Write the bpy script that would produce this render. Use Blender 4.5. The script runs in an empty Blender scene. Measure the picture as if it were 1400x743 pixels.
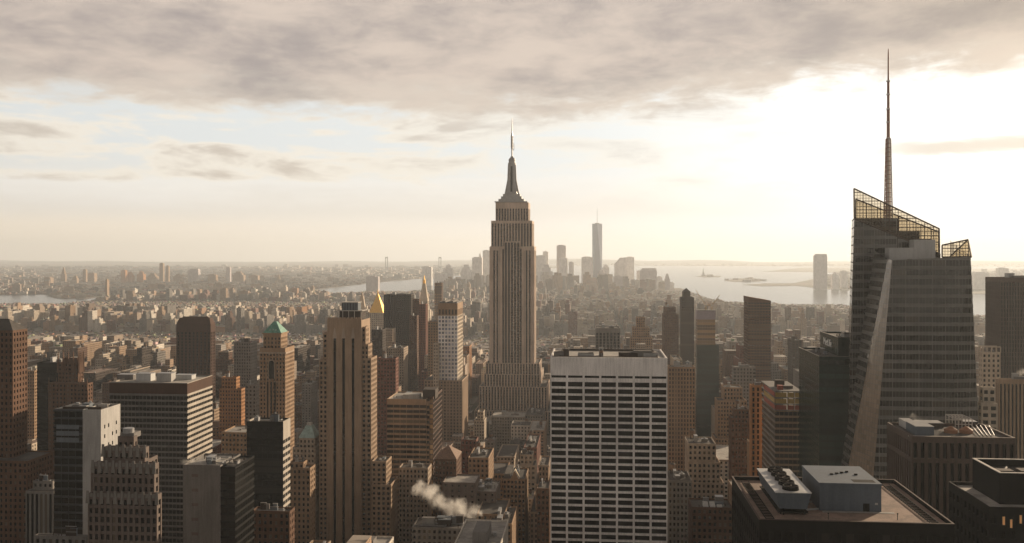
import bpy, bmesh, math, random
import numpy as np
from mathutils import Vector

# ------------------------------------------------------------------ camera, light, sky, exposure
F, Y0, CZ, W, H = 1240.0, 348.0, 250.0, 1400.0, 743.0
TH = math.atan(108.0 / F)
ST, CT = math.sin(TH), math.cos(TH)
SUN_AZ, SUN_EL = math.radians(41.0), math.radians(14.0)
SUN_STRENGTH, SKY_STRENGTH, EXPOSURE = 5.0, 0.1, 0.50
SKY_LEVEL, SKY_BACK = 6.7, 0.72
HAZE_DENSITY, HAZE_ANISO, HAZE_COLOR = 0.54e-4, 0.30, (0.86, 0.935, 1.0, 1)
FAR = 30000.0

sc = bpy.context.scene
COL = sc.collection
cam_d = bpy.data.cameras.new('camera')
cam = bpy.data.objects.new('camera', cam_d)
COL.objects.link(cam)
cam.location = (0, 0, CZ)
cam.rotation_euler = (math.pi / 2, 0, TH)
cam_d.sensor_width = 36.0
cam_d.lens = 36.0 * F / W
cam_d.shift_y = -(H / 2 - Y0) / W
cam_d.clip_start = 1.0
cam_d.clip_end = 120000.0
sc.camera = cam
sc.view_settings.view_transform = 'Standard'
sc.view_settings.look = 'None'
sc.view_settings.gamma = 1.0
sc.view_settings.use_curve_mapping = False
sc.view_settings.exposure = EXPOSURE
sc.render.engine = 'CYCLES'
sc.cycles.max_bounces = 8
sc.cycles.diffuse_bounces = 3
sc.cycles.glossy_bounces = 3
sc.cycles.transmission_bounces = 4
sc.cycles.transparent_max_bounces = 12
sc.cycles.volume_bounces = 4
sc.cycles.volume_max_steps = 256
sc.cycles.use_denoising = True
sc.cycles.sample_clamp_indirect = 4.0

SDIR = Vector((math.sin(SUN_AZ) * math.cos(SUN_EL), math.cos(SUN_AZ) * math.cos(SUN_EL), math.sin(SUN_EL)))
sun_d = bpy.data.lights.new('sun', 'SUN')
sun_d.energy = SUN_STRENGTH
sun_d.angle = math.radians(0.6)
sun_d.color = (1.0, 0.785, 0.55)
sun = bpy.data.objects.new('sun', sun_d)
COL.objects.link(sun)
sun.rotation_euler = (-SDIR).to_track_quat('-Z', 'Y').to_euler()


class NT:
    """small helper that writes shader maths as nodes"""
    def __init__(s, tree):
        s.t = tree

    def new(s, kind, **kw):
        n = s.t.nodes.new(kind)
        for k, v in kw.items():
            setattr(n, k, v)
        return n

    def put(s, sock, v):
        if isinstance(v, bpy.types.NodeSocket):
            s.t.links.new(v, sock)
        elif isinstance(v, (tuple, list)) and len(v) == 3 and sock.type == 'RGBA':
            sock.default_value = (*v, 1)
        else:
            sock.default_value = v

    def m(s, op, a, b=0.0, c=0.0, clamp=False):
        n = s.new('ShaderNodeMath', operation=op, use_clamp=clamp)
        s.put(n.inputs[0], a); s.put(n.inputs[1], b); s.put(n.inputs[2], c)
        return n.outputs[0]

    def smooth(s, v, lo, hi):
        n = s.new('ShaderNodeMapRange', interpolation_type='SMOOTHSTEP')
        s.put(n.inputs['Value'], v); s.put(n.inputs['From Min'], lo); s.put(n.inputs['From Max'], hi)
        return n.outputs['Result']

    def mix(s, f, a, b, blend='MIX'):
        n = s.new('ShaderNodeMix', data_type='RGBA', blend_type=blend)
        s.put(n.inputs[0], f); s.put(n.inputs[6], a); s.put(n.inputs[7], b)
        return n.outputs[2]

    def comb(s, x, y, z):
        n = s.new('ShaderNodeCombineXYZ')
        s.put(n.inputs[0], x); s.put(n.inputs[1], y); s.put(n.inputs[2], z)
        return n.outputs[0]

    def sep(s, v):
        n = s.new('ShaderNodeSeparateXYZ')
        s.put(n.inputs[0], v)
        return n.outputs

    def noise(s, v, scale, detail=4.0, rough=0.55, dist=0.0):
        n = s.new('ShaderNodeTexNoise')
        s.put(n.inputs['Vector'], v)
        n.inputs['Scale'].default_value = scale
        n.inputs['Detail'].default_value = detail
        n.inputs['Roughness'].default_value = rough
        n.inputs['Distortion'].default_value = dist
        return n.outputs['Fac']

    def vmul(s, v, k):
        n = s.new('ShaderNodeVectorMath', operation='MULTIPLY')
        s.put(n.inputs[0], v); n.inputs[1].default_value = k
        return n.outputs[0]

    def scale(s, c, f):
        n = s.new('ShaderNodeVectorMath', operation='SCALE')
        s.put(n.inputs[0], c); s.put(n.inputs['Scale'], f)
        return n.outputs[0]

    def dot(s, v, k):
        n = s.new('ShaderNodeVectorMath', operation='DOT_PRODUCT')
        s.put(n.inputs[0], v); n.inputs[1].default_value = k
        return n.outputs['Value']


def build_world():
    w = bpy.data.worlds.new('World')
    sc.world = w
    w.use_nodes = True
    t = w.node_tree
    for n in list(t.nodes):
        t.nodes.remove(n)
    g = NT(t)
    out = g.new('ShaderNodeOutputWorld')
    bg = g.new('ShaderNodeBackground')
    t.links.new(bg.outputs[0], out.inputs[0])
    bg.inputs[1].default_value = SKY_STRENGTH
    nish = g.new('ShaderNodeTexSky', sky_type='NISHITA')
    nish.sun_disc = False
    nish.sun_elevation = SUN_EL
    nish.sun_rotation = SUN_AZ
    nish.altitude = 250
    nish.air_density = 1.0
    nish.dust_density = 3.0
    D = g.new('ShaderNodeTexCoord').outputs['Generated']
    x, y, z = g.sep(D)
    zc = g.m('MAXIMUM', z, 0.0)
    sd = g.dot(D, tuple(SDIR))
    # glow point where the cloud is thinnest, a little left of and below the sun itself
    gdir = Vector((math.sin(math.radians(21)) * math.cos(math.radians(8)), math.cos(math.radians(21)) * math.cos(math.radians(8)), math.sin(math.radians(8))))
    gd = g.dot(D, tuple(gdir))
    # clear air between the clouds: cream at the horizon, pale blue white above
    low = g.mix(g.smooth(sd, 0.25, 0.92), (0.98, 0.85, 0.69), (1.0, 0.955, 0.905))
    mid = g.mix(g.smooth(sd, 0.3, 0.90), (0.79, 0.82, 0.82), (0.87, 0.90, 0.90))
    base = g.mix(g.smooth(z, 0.015, 0.12), low, mid)
    # coordinates on a cloud layer overhead
    inv = g.m('DIVIDE', 1.0, g.m('ADD', zc, 0.16))
    P = g.comb(g.m('MULTIPLY', x, inv), g.m('MULTIPLY', y, inv), 0.0)
    n1 = g.noise(P, 1.5, 5, 0.52, 0.4)
    n2 = g.noise(P, 4.2, 6, 0.55, 0.8)
    az = g.m('ARCTAN2', x, y)
    Q = g.comb(g.m('MULTIPLY', az, 5.0), g.m('MULTIPLY', z, 30.0), 3.7)
    n3 = g.noise(Q, 1.0, 8, 0.56, 0.5)
    Q2 = g.comb(g.m('MULTIPLY', az, 12.0), g.m('MULTIPLY', z, 46.0), 9.1)
    n4 = g.noise(Q2, 1.0, 8, 0.60, 0.5)
    Q3 = g.comb(g.m('MULTIPLY', az, 26.0), g.m('MULTIPLY', z, 70.0), 1.3)
    n5 = g.noise(Q3, 1.0, 6, 0.58, 0.4)
    away = g.m('SUBTRACT', 1.0, g.m('MULTIPLY', g.smooth(sd, 0.5, 0.97), 0.65))
    # heaped clouds under the deck: lit cream tops, greyer undersides
    heap = g.m('ADD', g.m('MULTIPLY', n3, 0.6), g.m('ADD', g.m('MULTIPLY', n4, 0.27), g.m('MULTIPLY', n5, 0.13)))
    hm_ = g.m('MULTIPLY', g.smooth(heap, 0.440, 0.52), g.smooth(z, 0.03, 0.07))
    hc = g.mix(g.smooth(heap, 0.50, 0.62), (0.96, 0.89, 0.78), (0.64, 0.56, 0.48))
    c = g.mix(g.m('MULTIPLY', hm_, away), base, hc)
    # a long low sheet of thin grey cloud with a ragged upper edge
    up = g.m('ADD', z, g.m('ADD', g.m('MULTIPLY', g.m('SUBTRACT', n3, 0.5), 0.055), g.m('MULTIPLY', g.m('SUBTRACT', n5, 0.5), 0.022)))
    sheet = g.m('MULTIPLY', g.smooth(z, 0.028, 0.05), g.m('SUBTRACT', 1.0, g.smooth(up, 0.071, 0.081)))
    sheetc = g.mix(g.smooth(up, 0.045, 0.076), (0.84, 0.79, 0.72), (0.95, 0.92, 0.87))
    c = g.mix(g.m('MULTIPLY', sheet, g.m('MULTIPLY', away, 0.85)), c, sheetc)
    # a grey strip beside the brightest patch
    s2 = g.m('ADD', z, g.m('MULTIPLY', g.m('SUBTRACT', n4, 0.5), 0.03))
    strip = g.m('MULTIPLY', g.smooth(s2, 0.095, 0.104), g.m('SUBTRACT', 1.0, g.smooth(s2, 0.108, 0.118)))
    strip = g.m('MULTIPLY', strip, g.smooth(az, 0.27, 0.35))
    # the heavy deck
    edge = g.m('ADD', z, g.m('MULTIPLY', g.m('SUBTRACT', n3, 0.5), 0.050))
    edge = g.m('ADD', edge, g.m('ADD', g.m('MULTIPLY', g.m('SUBTRACT', n4, 0.5), 0.060), g.m('MULTIPLY', g.m('SUBTRACT', n5, 0.5), 0.045)))
    edge = g.m('SUBTRACT', edge, g.m('MULTIPLY', g.smooth(gd, 0.94, 0.995), 0.022))
    deck = g.smooth(edge, 0.138, 0.172)
    Q4 = g.comb(g.m('MULTIPLY', az, 4.5), g.m('MULTIPLY', z, 15.0), 6.6)
    n6 = g.noise(Q4, 1.0, 6, 0.55, 0.35)
    Q5 = g.comb(g.m('MULTIPLY', az, 15.0), g.m('MULTIPLY', z, 38.0), 2.2)
    n7 = g.noise(Q5, 1.0, 7, 0.60, 0.25)
    tone = g.m('ADD', g.m('MULTIPLY', n1, 0.15), g.m('ADD', g.m('MULTIPLY', n6, 0.50), g.m('MULTIPLY', n7, 0.35)))
    deckc = g.mix(g.smooth(tone, 0.37, 0.60), (0.40, 0.345, 0.325), (0.72, 0.60, 0.51))
    rim = g.m('MULTIPLY', g.m('SUBTRACT', 1.0, g.smooth(edge, 0.155, 0.195)), 0.6)
    deckc = g.mix(rim, deckc, (0.74, 0.65, 0.55))
    # light of the hidden sun spreading through the thin cloud
    gp = g.m('POWER', g.m('MAXIMUM', gd, 0.0), 34.0)
    glow = g.m('MULTIPLY', g.m('MULTIPLY', gp, 0.40), g.m('SUBTRACT', 1.0, g.m('MULTIPLY', strip, 0.9)))
    c = g.mix(1.0, c, g.scale((1.0, 0.98, 0.94), glow), 'ADD')
    c = g.mix(g.m('MULTIPLY', strip, 0.8), c, (0.70, 0.63, 0.56))
    deckc = g.scale(deckc, g.m('SUBTRACT', 1.0, g.m('MULTIPLY', g.m('MULTIPLY', g.smooth(az, 0.10, 0.42), g.smooth(z, 0.17, 0.26)), 0.30)))
    c = g.mix(deck, c, deckc)
    # the sky turns darker away from the sun and overhead
    dim = g.m('ADD', SKY_BACK, g.m('MULTIPLY', g.smooth(sd, -0.35, 0.42), 1.0 - SKY_BACK))
    dim = g.m('MULTIPLY', dim, g.m('SUBTRACT', 1.0, g.m('MULTIPLY', g.smooth(z, 0.28, 0.8), 0.6)))
    c = g.scale(c, g.m('MULTIPLY', dim, SKY_LEVEL))
    c = g.mix(1.0, c, g.scale(nish.outputs[0], 0.05), 'ADD')
    t.links.new(c, bg.inputs[0])


build_world()

# ------------------------------------------------------------------ projection helpers (photo pixels -> the place)
def ray(px):
    r = (px - 700.0) / F
    return -ST + r * CT, CT + r * ST


def depth_of(px, v):
    return v / ray(px)[1]


def X(px, v):
    a, b = ray(px)
    return v * a / b


def Z(py, px, v):
    return CZ - (py - Y0) / F * depth_of(px, v)


def on_ground(px, py, z=0.0):
    d = (CZ - z) * F / (py - Y0)
    a, b = ray(px)
    return d * a, d * b


def project(x, y, z):
    d = -x * ST + y * CT
    r = x * CT + y * ST
    if d < 1:
        return None
    return 700 + F * r / d, Y0 + F * (CZ - z) / d, d


def side_len(px_edge, px_far, v):
    """length of the side wall that runs from px_edge away to px_far"""
    x = X(px_edge, v)
    lo, hi = 1.0, 400.0
    for _ in range(50):
        mid = (lo + hi) / 2
        p = project(x, v + mid, 0)[0]
        if abs(p - px_edge) < abs(px_far - px_edge):
            lo = mid
        else:
            hi = mid
    return lo


# ------------------------------------------------------------------ materials
MATS = {}


def principled(name):
    m = bpy.data.materials.new(name)
    m.use_nodes = True
    t = m.node_tree
    b = next(n for n in t.nodes if n.type == 'BSDF_PRINCIPLED')
    MATS[name] = m
    return m, NT(t), b


def wall_mat(name, rgb, rough=0.85, var=0.28, grain=0.9, metal=0.0, spec=0.3):
    m, g, b = principled(name)
    pos = g.new('ShaderNodeNewGeometry').outputs['Position']
    n1 = g.noise(g.vmul(pos, (0.06, 0.06, 0.035)), 1.0, 5, 0.6)
    n2 = g.noise(g.vmul(pos, (1.0, 1.0, 0.09)), grain, 3, 0.6)
    n3 = g.noise(pos, 1.7, 2, 0.6)
    f = g.m('ADD', g.m('MULTIPLY', n1, 0.45), g.m('ADD', g.m('MULTIPLY', n2, 0.35), g.m('MULTIPLY', n3, 0.2)))
    f = g.smooth(f, 0.32, 0.68)
    dark = tuple(c * (1 - var) for c in rgb)
    lite = tuple(min(1, c * (1 + var)) for c in rgb)
    g.put(b.inputs['Base Color'], g.mix(f, dark, lite))
    b.inputs['Roughness'].default_value = rough
    b.inputs['Metallic'].default_value = metal
    b.inputs['Specular IOR Level'].default_value = spec
    return m


def glass_mat(name, rgb, rough=0.10, blind=(0.22, 0.18, 0.13), share=0.16, ior=1.55, wob=0.05, lo=0.55, hi=1.6):
    m, g, b = principled(name)
    geo = g.new('ShaderNodeNewGeometry')
    r = g.m('FRACT', g.m('ADD', geo.outputs['Random Per Island'], g.new('ShaderNodeObjectInfo').outputs['Random']))
    c = g.mix(g.m('FRACT', g.m('MULTIPLY', r, 7.3)), tuple(x * lo for x in rgb), tuple(x * hi for x in rgb))
    c = g.mix(g.m('GREATER_THAN', r, 1.0 - share), c, blind)
    g.put(b.inputs['Base Color'], c)
    b.inputs['Roughness'].default_value = rough
    b.inputs['IOR'].default_value = ior
    n = g.noise(geo.outputs['Position'], 0.35, 2, 0.5)
    bp = g.new('ShaderNodeBump')
    bp.inputs['Strength'].default_value = wob
    bp.inputs['Distance'].default_value = 1.0
    g.put(bp.inputs['Height'], n)
    g.put(b.inputs['Normal'], bp.outputs[0])
    return m


def plain_mat(name, rgb, rough=0.6, metal=0.0, var=0.15, scale=0.5):
    m, g, b = principled(name)
    pos = g.new('ShaderNodeNewGeometry').outputs['Position']
    f = g.smooth(g.noise(pos, scale, 5, 0.62), 0.3, 0.7)
    g.put(b.inputs['Base Color'], g.mix(f, tuple(c * (1 - var) for c in rgb), tuple(min(1, c * (1 + var)) for c in rgb)))
    b.inputs['Roughness'].default_value = rough
    b.inputs['Metallic'].default_value = metal
    return m


def roof_mat(name, rgb, patch=0.35, grain=2.5):
    """flat roof: membrane patches, stains where water stands, fine gravel grain"""
    m, g, b = principled(name)
    pos = g.new('ShaderNodeNewGeometry').outputs['Position']
    v = g.new('ShaderNodeTexVoronoi', feature='F1', distance='CHEBYCHEV')
    g.put(v.inputs['Vector'], g.vmul(pos, (.16, .16, .02)))
    v.inputs['Scale'].default_value = 1.0
    v.inputs['Randomness'].default_value = .8
    cell = g.sep(v.outputs['Color'])[0]
    stain = g.smooth(g.noise(pos, .22, 6, .65, .6), .40, .62)
    fine = g.smooth(g.noise(pos, grain, 4, .7), .3, .7)
    f = g.m('ADD', g.m('MULTIPLY', cell, patch), g.m('ADD', g.m('MULTIPLY', stain, .45), g.m('MULTIPLY', fine, .3)))
    g.put(b.inputs['Base Color'], g.mix(f, tuple(c * .55 for c in rgb), tuple(min(1, c * 1.35) for c in rgb)))
    b.inputs['Roughness'].default_value = .92
    return m


def window_wall_mat(name, bay=3.2, fl=3.5, attr=True, rgb=(0.3, 0.22, 0.15)):
    """far facades: openings drawn by position, colour per building, flat roofs"""
    m, g, b = principled(name)
    geo = g.new('ShaderNodeNewGeometry')
    px, py, pz = g.sep(geo.outputs['Position'])
    nx, ny, nz = g.sep(geo.outputs['Normal'])
    useY = g.m('GREATER_THAN', g.m('ABSOLUTE', nx), g.m('ABSOLUTE', ny))
    u = g.m('ADD', g.m('MULTIPLY', py, useY), g.m('MULTIPLY', px, g.m('SUBTRACT', 1.0, useY)))
    fu = g.m('FRACT', g.m('DIVIDE', u, bay))
    fz = g.m('FRACT', g.m('DIVIDE', pz, fl))
    win = g.m('MULTIPLY', g.m('MULTIPLY', g.m('GREATER_THAN', fu, 0.3), g.m('LESS_THAN', fu, 0.74)),
              g.m('MULTIPLY', g.m('GREATER_THAN', fz, 0.28), g.m('LESS_THAN', fz, 0.76)))
    roof = g.m('GREATER_THAN', nz, 0.5)
    if attr:
        a = g.new('ShaderNodeAttribute')
        a.attribute_name = 'tint'
        col = a.outputs['Color']
    else:
        col = rgb
    n = g.noise(geo.outputs['Position'], 0.05, 4, 0.6)
    col = g.mix(g.smooth(n, 0.3, 0.7), g.scale(col, 0.75), g.scale(col, 1.15))
    c = g.mix(g.m('MULTIPLY', win, 0.8), col, (0.03, 0.03, 0.03))
    rn = g.noise(g.vmul(geo.outputs['Position'], (1, 1, 0.2)), 0.045, 3, 0.7)
    roofc = g.mix(g.smooth(rn, 0.4, 0.62), (0.07, 0.062, 0.055), (0.36, 0.31, 0.26))
    c = g.mix(roof, c, roofc)
    g.put(b.inputs['Base Color'], c)
    b.inputs['Roughness'].default_value = 0.8
    return m


for nm, c in {
    'limestone': (0.36, 0.285, 0.22), 'pale_limestone': (0.46, 0.39, 0.31), 'tan_brick': (0.28, 0.185, 0.115),
    'orange_brick': (0.36, 0.18, 0.08), 'red_brick': (0.15, 0.058, 0.038), 'brown_brick': (0.11, 0.056, 0.032),
    'dark_brick': (0.045, 0.032, 0.025), 'grey_stone': (0.185, 0.17, 0.155), 'white_brick': (0.60, 0.55, 0.48),
    'white_travertine': (0.76, 0.73, 0.70), 'concrete': (0.17, 0.16, 0.15), 'bronze_metal': (0.06, 0.026, 0.014),
    'black_steel': (0.008, 0.0075, 0.007), 'pale_panel': (0.37, 0.36, 0.345), 'taupe_stone': (0.135, 0.105, 0.09),
    'band_stone': (0.40, 0.36, 0.31), 'dark_rib': (0.085, 0.06, 0.048), 'blue_grey_metal': (0.13, 0.15, 0.17), 'fawn_stone': (0.31, 0.22, 0.15),
    'empire_stone': (0.52, 0.41, 0.33), 'empire_spandrel': (0.12, 0.095, 0.08), 'curtain_spandrel': (0.125, 0.122, 0.115),
    'mullion_metal': (0.20, 0.195, 0.185), 'haze_concrete': (0.46, 0.42, 0.42), 'green_black': (0.006, 0.019, 0.017), 'pale_metal': (0.45, 0.42, 0.38),  # hazy concrete has distance haze in its colour; last is a pale metal
}.items():
    wall_mat(nm, c)
MATS['black_steel'].node_tree.nodes['Principled BSDF'].inputs['Specular IOR Level'].default_value = 0.12
MATS['curtain_spandrel'].node_tree.nodes['Principled BSDF'].inputs['Roughness'].default_value = 0.3
MATS['curtain_spandrel'].node_tree.nodes['Principled BSDF'].inputs['Specular IOR Level'].default_value = 0.4
MATS['green_black'].node_tree.nodes['Principled BSDF'].inputs['Specular IOR Level'].default_value = 0.15
MATS['green_black'].node_tree.nodes['Principled BSDF'].inputs['Roughness'].default_value = 0.25
glass_mat('glass_dark', (0.008, 0.008, 0.008), blind=(0.12, 0.10, 0.075), share=0.12, ior=1.4)
glass_mat('glass_black', (0.004, 0.004, 0.004), share=0.14, rough=0.14, ior=1.3, blind=(0.022, 0.02, 0.018))
glass_mat('glass_office', (0.022, 0.022, 0.021), share=0.12, blind=(0.10, 0.085, 0.065))
glass_mat('glass_curtain', (0.014, 0.014, 0.013), share=0.10, blind=(0.06, 0.05, 0.04), ior=1.5, rough=0.06, wob=0.02)
glass_mat('glass_painted_reflection', (0.31, 0.25, 0.19), share=0.1, lo=.85, hi=1.12, blind=(0.24, 0.19, 0.14), ior=2.2, rough=0.12, wob=0.08)  # warm reflection of sunlit neighbours put into the base colour
glass_mat('glass_green', (0.006, 0.021, 0.018), share=0.06, blind=(0.012, 0.04, 0.034), ior=1.4, rough=.22, wob=.25)
glass_mat('glass_blue', (0.10, 0.13, 0.20), share=0.25, blind=(0.42, 0.44, 0.52), ior=1.9)
glass_mat('glass_gold', (0.15, 0.09, 0.035), share=0.3, blind=(0.36, 0.22, 0.09), ior=2.0, rough=0.2)
roof_mat('tar_roof', (0.065, 0.058, 0.052), .6)
roof_mat('gravel_roof', (0.25, 0.175, 0.135), .12, 3.0)
roof_mat('pale_roof', (0.34, 0.32, 0.29), .3)
plain_mat('green_copper', (0.10, 0.26, 0.20), 0.6, var=0.3)
plain_mat('pale_copper', (0.30, 0.40, 0.37), 0.6, var=0.25)
plain_mat('gold_leaf', (0.85, 0.50, 0.12), 0.35, metal=0.85, var=0.1)
plain_mat('metal_grey', (0.30, 0.30, 0.30), 0.45, metal=0.4)
plain_mat('spire_metal', (0.30, 0.29, 0.28), 0.4, metal=0.5)
plain_mat('mast_red', (0.30, 0.16, 0.12), 0.6)
plain_mat('mast_white', (0.62, 0.58, 0.54), 0.6)
plain_mat('tank_wood', (0.16, 0.10, 0.065), 0.9, var=0.3, scale=1.0)
wall_mat('unit_blue', (0.085, 0.105, 0.13), 0.6, var=0.22)
wall_mat('unit_pale', (0.46, 0.46, 0.45), 0.5, var=0.2)
plain_mat('rust_roof', (0.22, 0.05, 0.03), 0.8)
plain_mat('brown_roof', (0.17, 0.10, 0.065), 0.8, var=0.3, scale=0.8)
plain_mat('copper_cone', (0.28, 0.14, 0.075), 0.7)
plain_mat('netting_yellow', (0.36, 0.25, 0.08), 0.8)
plain_mat('netting_red', (0.27, 0.07, 0.045), 0.8)
plain_mat('sign_white', (0.8, 0.8, 0.78), 0.5)
plain_mat('crane_paint', (0.55, 0.40, 0.22), 0.5)
plain_mat('lilac_mesh', (0.30, 0.26, 0.29), 0.8)
plain_mat('blueprint_panel', (0.03, 0.035, 0.042), 0.35)
plain_mat('verdigris_statue', (0.15, 0.24, 0.2), 0.7)
window_wall_mat('city_facade')
window_wall_mat('hazy_facade', bay=5, fl=4)


def lit_mat(name, rgb, s):
    m, g, b = principled(name)
    b.inputs['Base Color'].default_value = (*rgb, 1)
    b.inputs['Emission Color'].default_value = (*rgb, 1)
    b.inputs['Emission Strength'].default_value = s
    return m


lit_mat('lit_window', (0.8, 0.42, 0.17), 0.08)


def screen_mat():
    """see-through glazing of the open crown"""
    m, g, b = principled('glass_screen')
    t = m.node_tree
    tr = g.new('ShaderNodeBsdfTransparent')
    tr.inputs[0].default_value = (0.80, 0.72, 0.58, 1)
    mx = g.new('ShaderNodeMixShader')
    b.inputs['Base Color'].default_value = (0.2, 0.17, 0.13, 1)
    b.inputs['Roughness'].default_value = 0.1
    mx.inputs[0].default_value = 0.16
    t.links.new(tr.outputs[0], mx.inputs[1])
    t.links.new(b.outputs[0], mx.inputs[2])
    out = next(n for n in t.nodes if n.type == 'OUTPUT_MATERIAL')
    t.links.new(mx.outputs[0], out.inputs['Surface'])


screen_mat()


def water_mat():
    m, g, b = principled('water')
    pos = g.new('ShaderNodeNewGeometry').outputs['Position']
    b.inputs['Base Color'].default_value = (0.035, 0.045, 0.05, 1)
    b.inputs['Roughness'].default_value = 0.22
    b.inputs['IOR'].default_value = 1.33
    n = g.noise(pos, 0.02, 4, 0.6)
    bp = g.new('ShaderNodeBump')
    bp.inputs['Strength'].default_value = 0.5
    bp.inputs['Distance'].default_value = 3.0
    g.put(bp.inputs['Height'], n)
    g.put(b.inputs['Normal'], bp.outputs[0])


def land_mat():
    m, g, b = principled('land')
    pos = g.new('ShaderNodeNewGeometry').outputs['Position']
    n1 = g.noise(pos, 0.0012, 6, 0.6)
    n2 = g.noise(pos, 0.02, 5, 0.7)
    c = g.mix(g.smooth(n2, 0.35, 0.65), (0.05, 0.045, 0.035), (0.17, 0.13, 0.10))
    c = g.mix(g.smooth(n1, 0.45, 0.62), c, (0.05, 0.055, 0.03))
    g.put(b.inputs['Base Color'], c)
    b.inputs['Roughness'].default_value = 0.95


def asphalt_mat():
    m, g, b = principled('asphalt')
    pos = g.new('ShaderNodeNewGeometry').outputs['Position']
    c = g.mix(g.smooth(g.noise(pos, 0.3, 5, 0.7), 0.3, 0.7), (0.035, 0.033, 0.03), (0.07, 0.065, 0.06))
    g.put(b.inputs['Base Color'], c)
    b.inputs['Roughness'].default_value = 0.9


water_mat(); land_mat(); asphalt_mat()
plain_mat('paving', (0.22, 0.20, 0.175), 0.9, var=0.3, scale=0.4)
plain_mat('hill_cover', (0.05, 0.05, 0.04), 0.95, var=0.3, scale=0.002)


# ------------------------------------------------------------------ mesh collector
class MB:
    def __init__(s):
        s.v = []; s.f = []; s.mi = []; s.mats = []

    def idx(s, mat):
        if mat not in s.mats:
            s.mats.append(mat)
        return s.mats.index(mat)

    def poly(s, pts, mat):
        o = len(s.v)
        s.v.extend(pts)
        s.f.append(tuple(range(o, o + len(pts))))
        s.mi.append(s.idx(mat))

    def hexa(s, p, mat, skip=()):
        """p: bottom 4 (counter-clockwise from above) then top 4"""
        o = len(s.v)
        s.v.extend(p)
        k = s.idx(mat)
        for i, q in enumerate(((0, 3, 2, 1), (4, 5, 6, 7), (0, 1, 5, 4), (1, 2, 6, 5), (2, 3, 7, 6), (3, 0, 4, 7))):
            if i in skip:
                continue
            s.f.append(tuple(o + j for j in q)); s.mi.append(k)

    def box(s, x0, x1, y0, y1, z0, z1, mat, skip=()):
        s.hexa([(x0, y0, z0), (x1, y0, z0), (x1, y1, z0), (x0, y1, z0), (x0, y0, z1), (x1, y0, z1), (x1, y1, z1), (x0, y1, z1)], mat, skip)

    def frustum(s, x0, x1, y0, y1, z0, a0, a1, b0, b1, z1, mat):
        s.hexa([(x0, y0, z0), (x1, y0, z0), (x1, y1, z0), (x0, y1, z0), (a0, b0, z1), (a1, b0, z1), (a1, b1, z1), (a0, b1, z1)], mat)

    def lathe(s, cx, cy, prof, mat, n=16, rot=0.0):
        o = len(s.v); k = s.idx(mat)
        for r, z in prof:
            for i in range(n):
                a = rot + 2 * math.pi * i / n
                s.v.append((cx + r * math.cos(a), cy + r * math.sin(a), z))
        for j in range(len(prof) - 1):
            for i in range(n):
                i2 = (i + 1) % n
                s.f.append((o + j * n + i, o + j * n + i2, o + (j + 1) * n + i2, o + (j + 1) * n + i)); s.mi.append(k)
        s.f.append(tuple(o + i for i in reversed(range(n)))); s.mi.append(k)
        e = o + (len(prof) - 1) * n
        s.f.append(tuple(e + i for i in range(n))); s.mi.append(k)

    def bar(s, p, q, r, mat):
        """square bar between two points"""
        p = Vector(p); q = Vector(q); d = (q - p).normalized()
        a = d.orthogonal().normalized() * r
        b = d.cross(a).normalized() * r
        pts = [p + a + b, p - a + b, p - a - b, p + a - b, q + a + b, q - a + b, q - a - b, q + a - b]
        s.hexa([tuple(w) for w in pts], mat)

    def empty(s):
        return not s.f

    def mesh(s, name, off=(0, 0, 0)):
        me = bpy.data.meshes.new(name)
        ox, oy, oz = off
        me.from_pydata([(a - ox, b - oy, c - oz) for a, b, c in s.v], [], s.f)
        for mt in s.mats:
            me.materials.append(MATS[mt])
        me.polygons.foreach_set('material_index', s.mi)
        me.update()
        return me


def link(name, me, parent=None):
    o = bpy.data.objects.new(name, me)
    COL.objects.link(o)
    if parent is not None:
        o.parent = parent
    return o


def tag(o, label=None, cat=None, group=None, kind=None):
    if label:
        o['label'] = label
    if cat:
        o['category'] = cat
    if group:
        o['group'] = group
    if kind:
        o['kind'] = kind
    return o


# unit panes shared by every window of one glass
PANES = {}


def pane_mesh(glass):
    if glass not in PANES:
        me = bpy.data.meshes.new('window_pane')
        me.from_pydata([(-.5, 0, -.5), (.5, 0, -.5), (.5, 0, .5), (-.5, 0, .5)], [], [(0, 1, 2, 3)])
        me.materials.append(MATS[glass])
        PANES[glass] = me
    return PANES[glass]


FOOT = []          # footprints that stay free of other buildings
N_WIN = [0]
HERO_RECTS = []    # silhouettes for the visibility count


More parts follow.
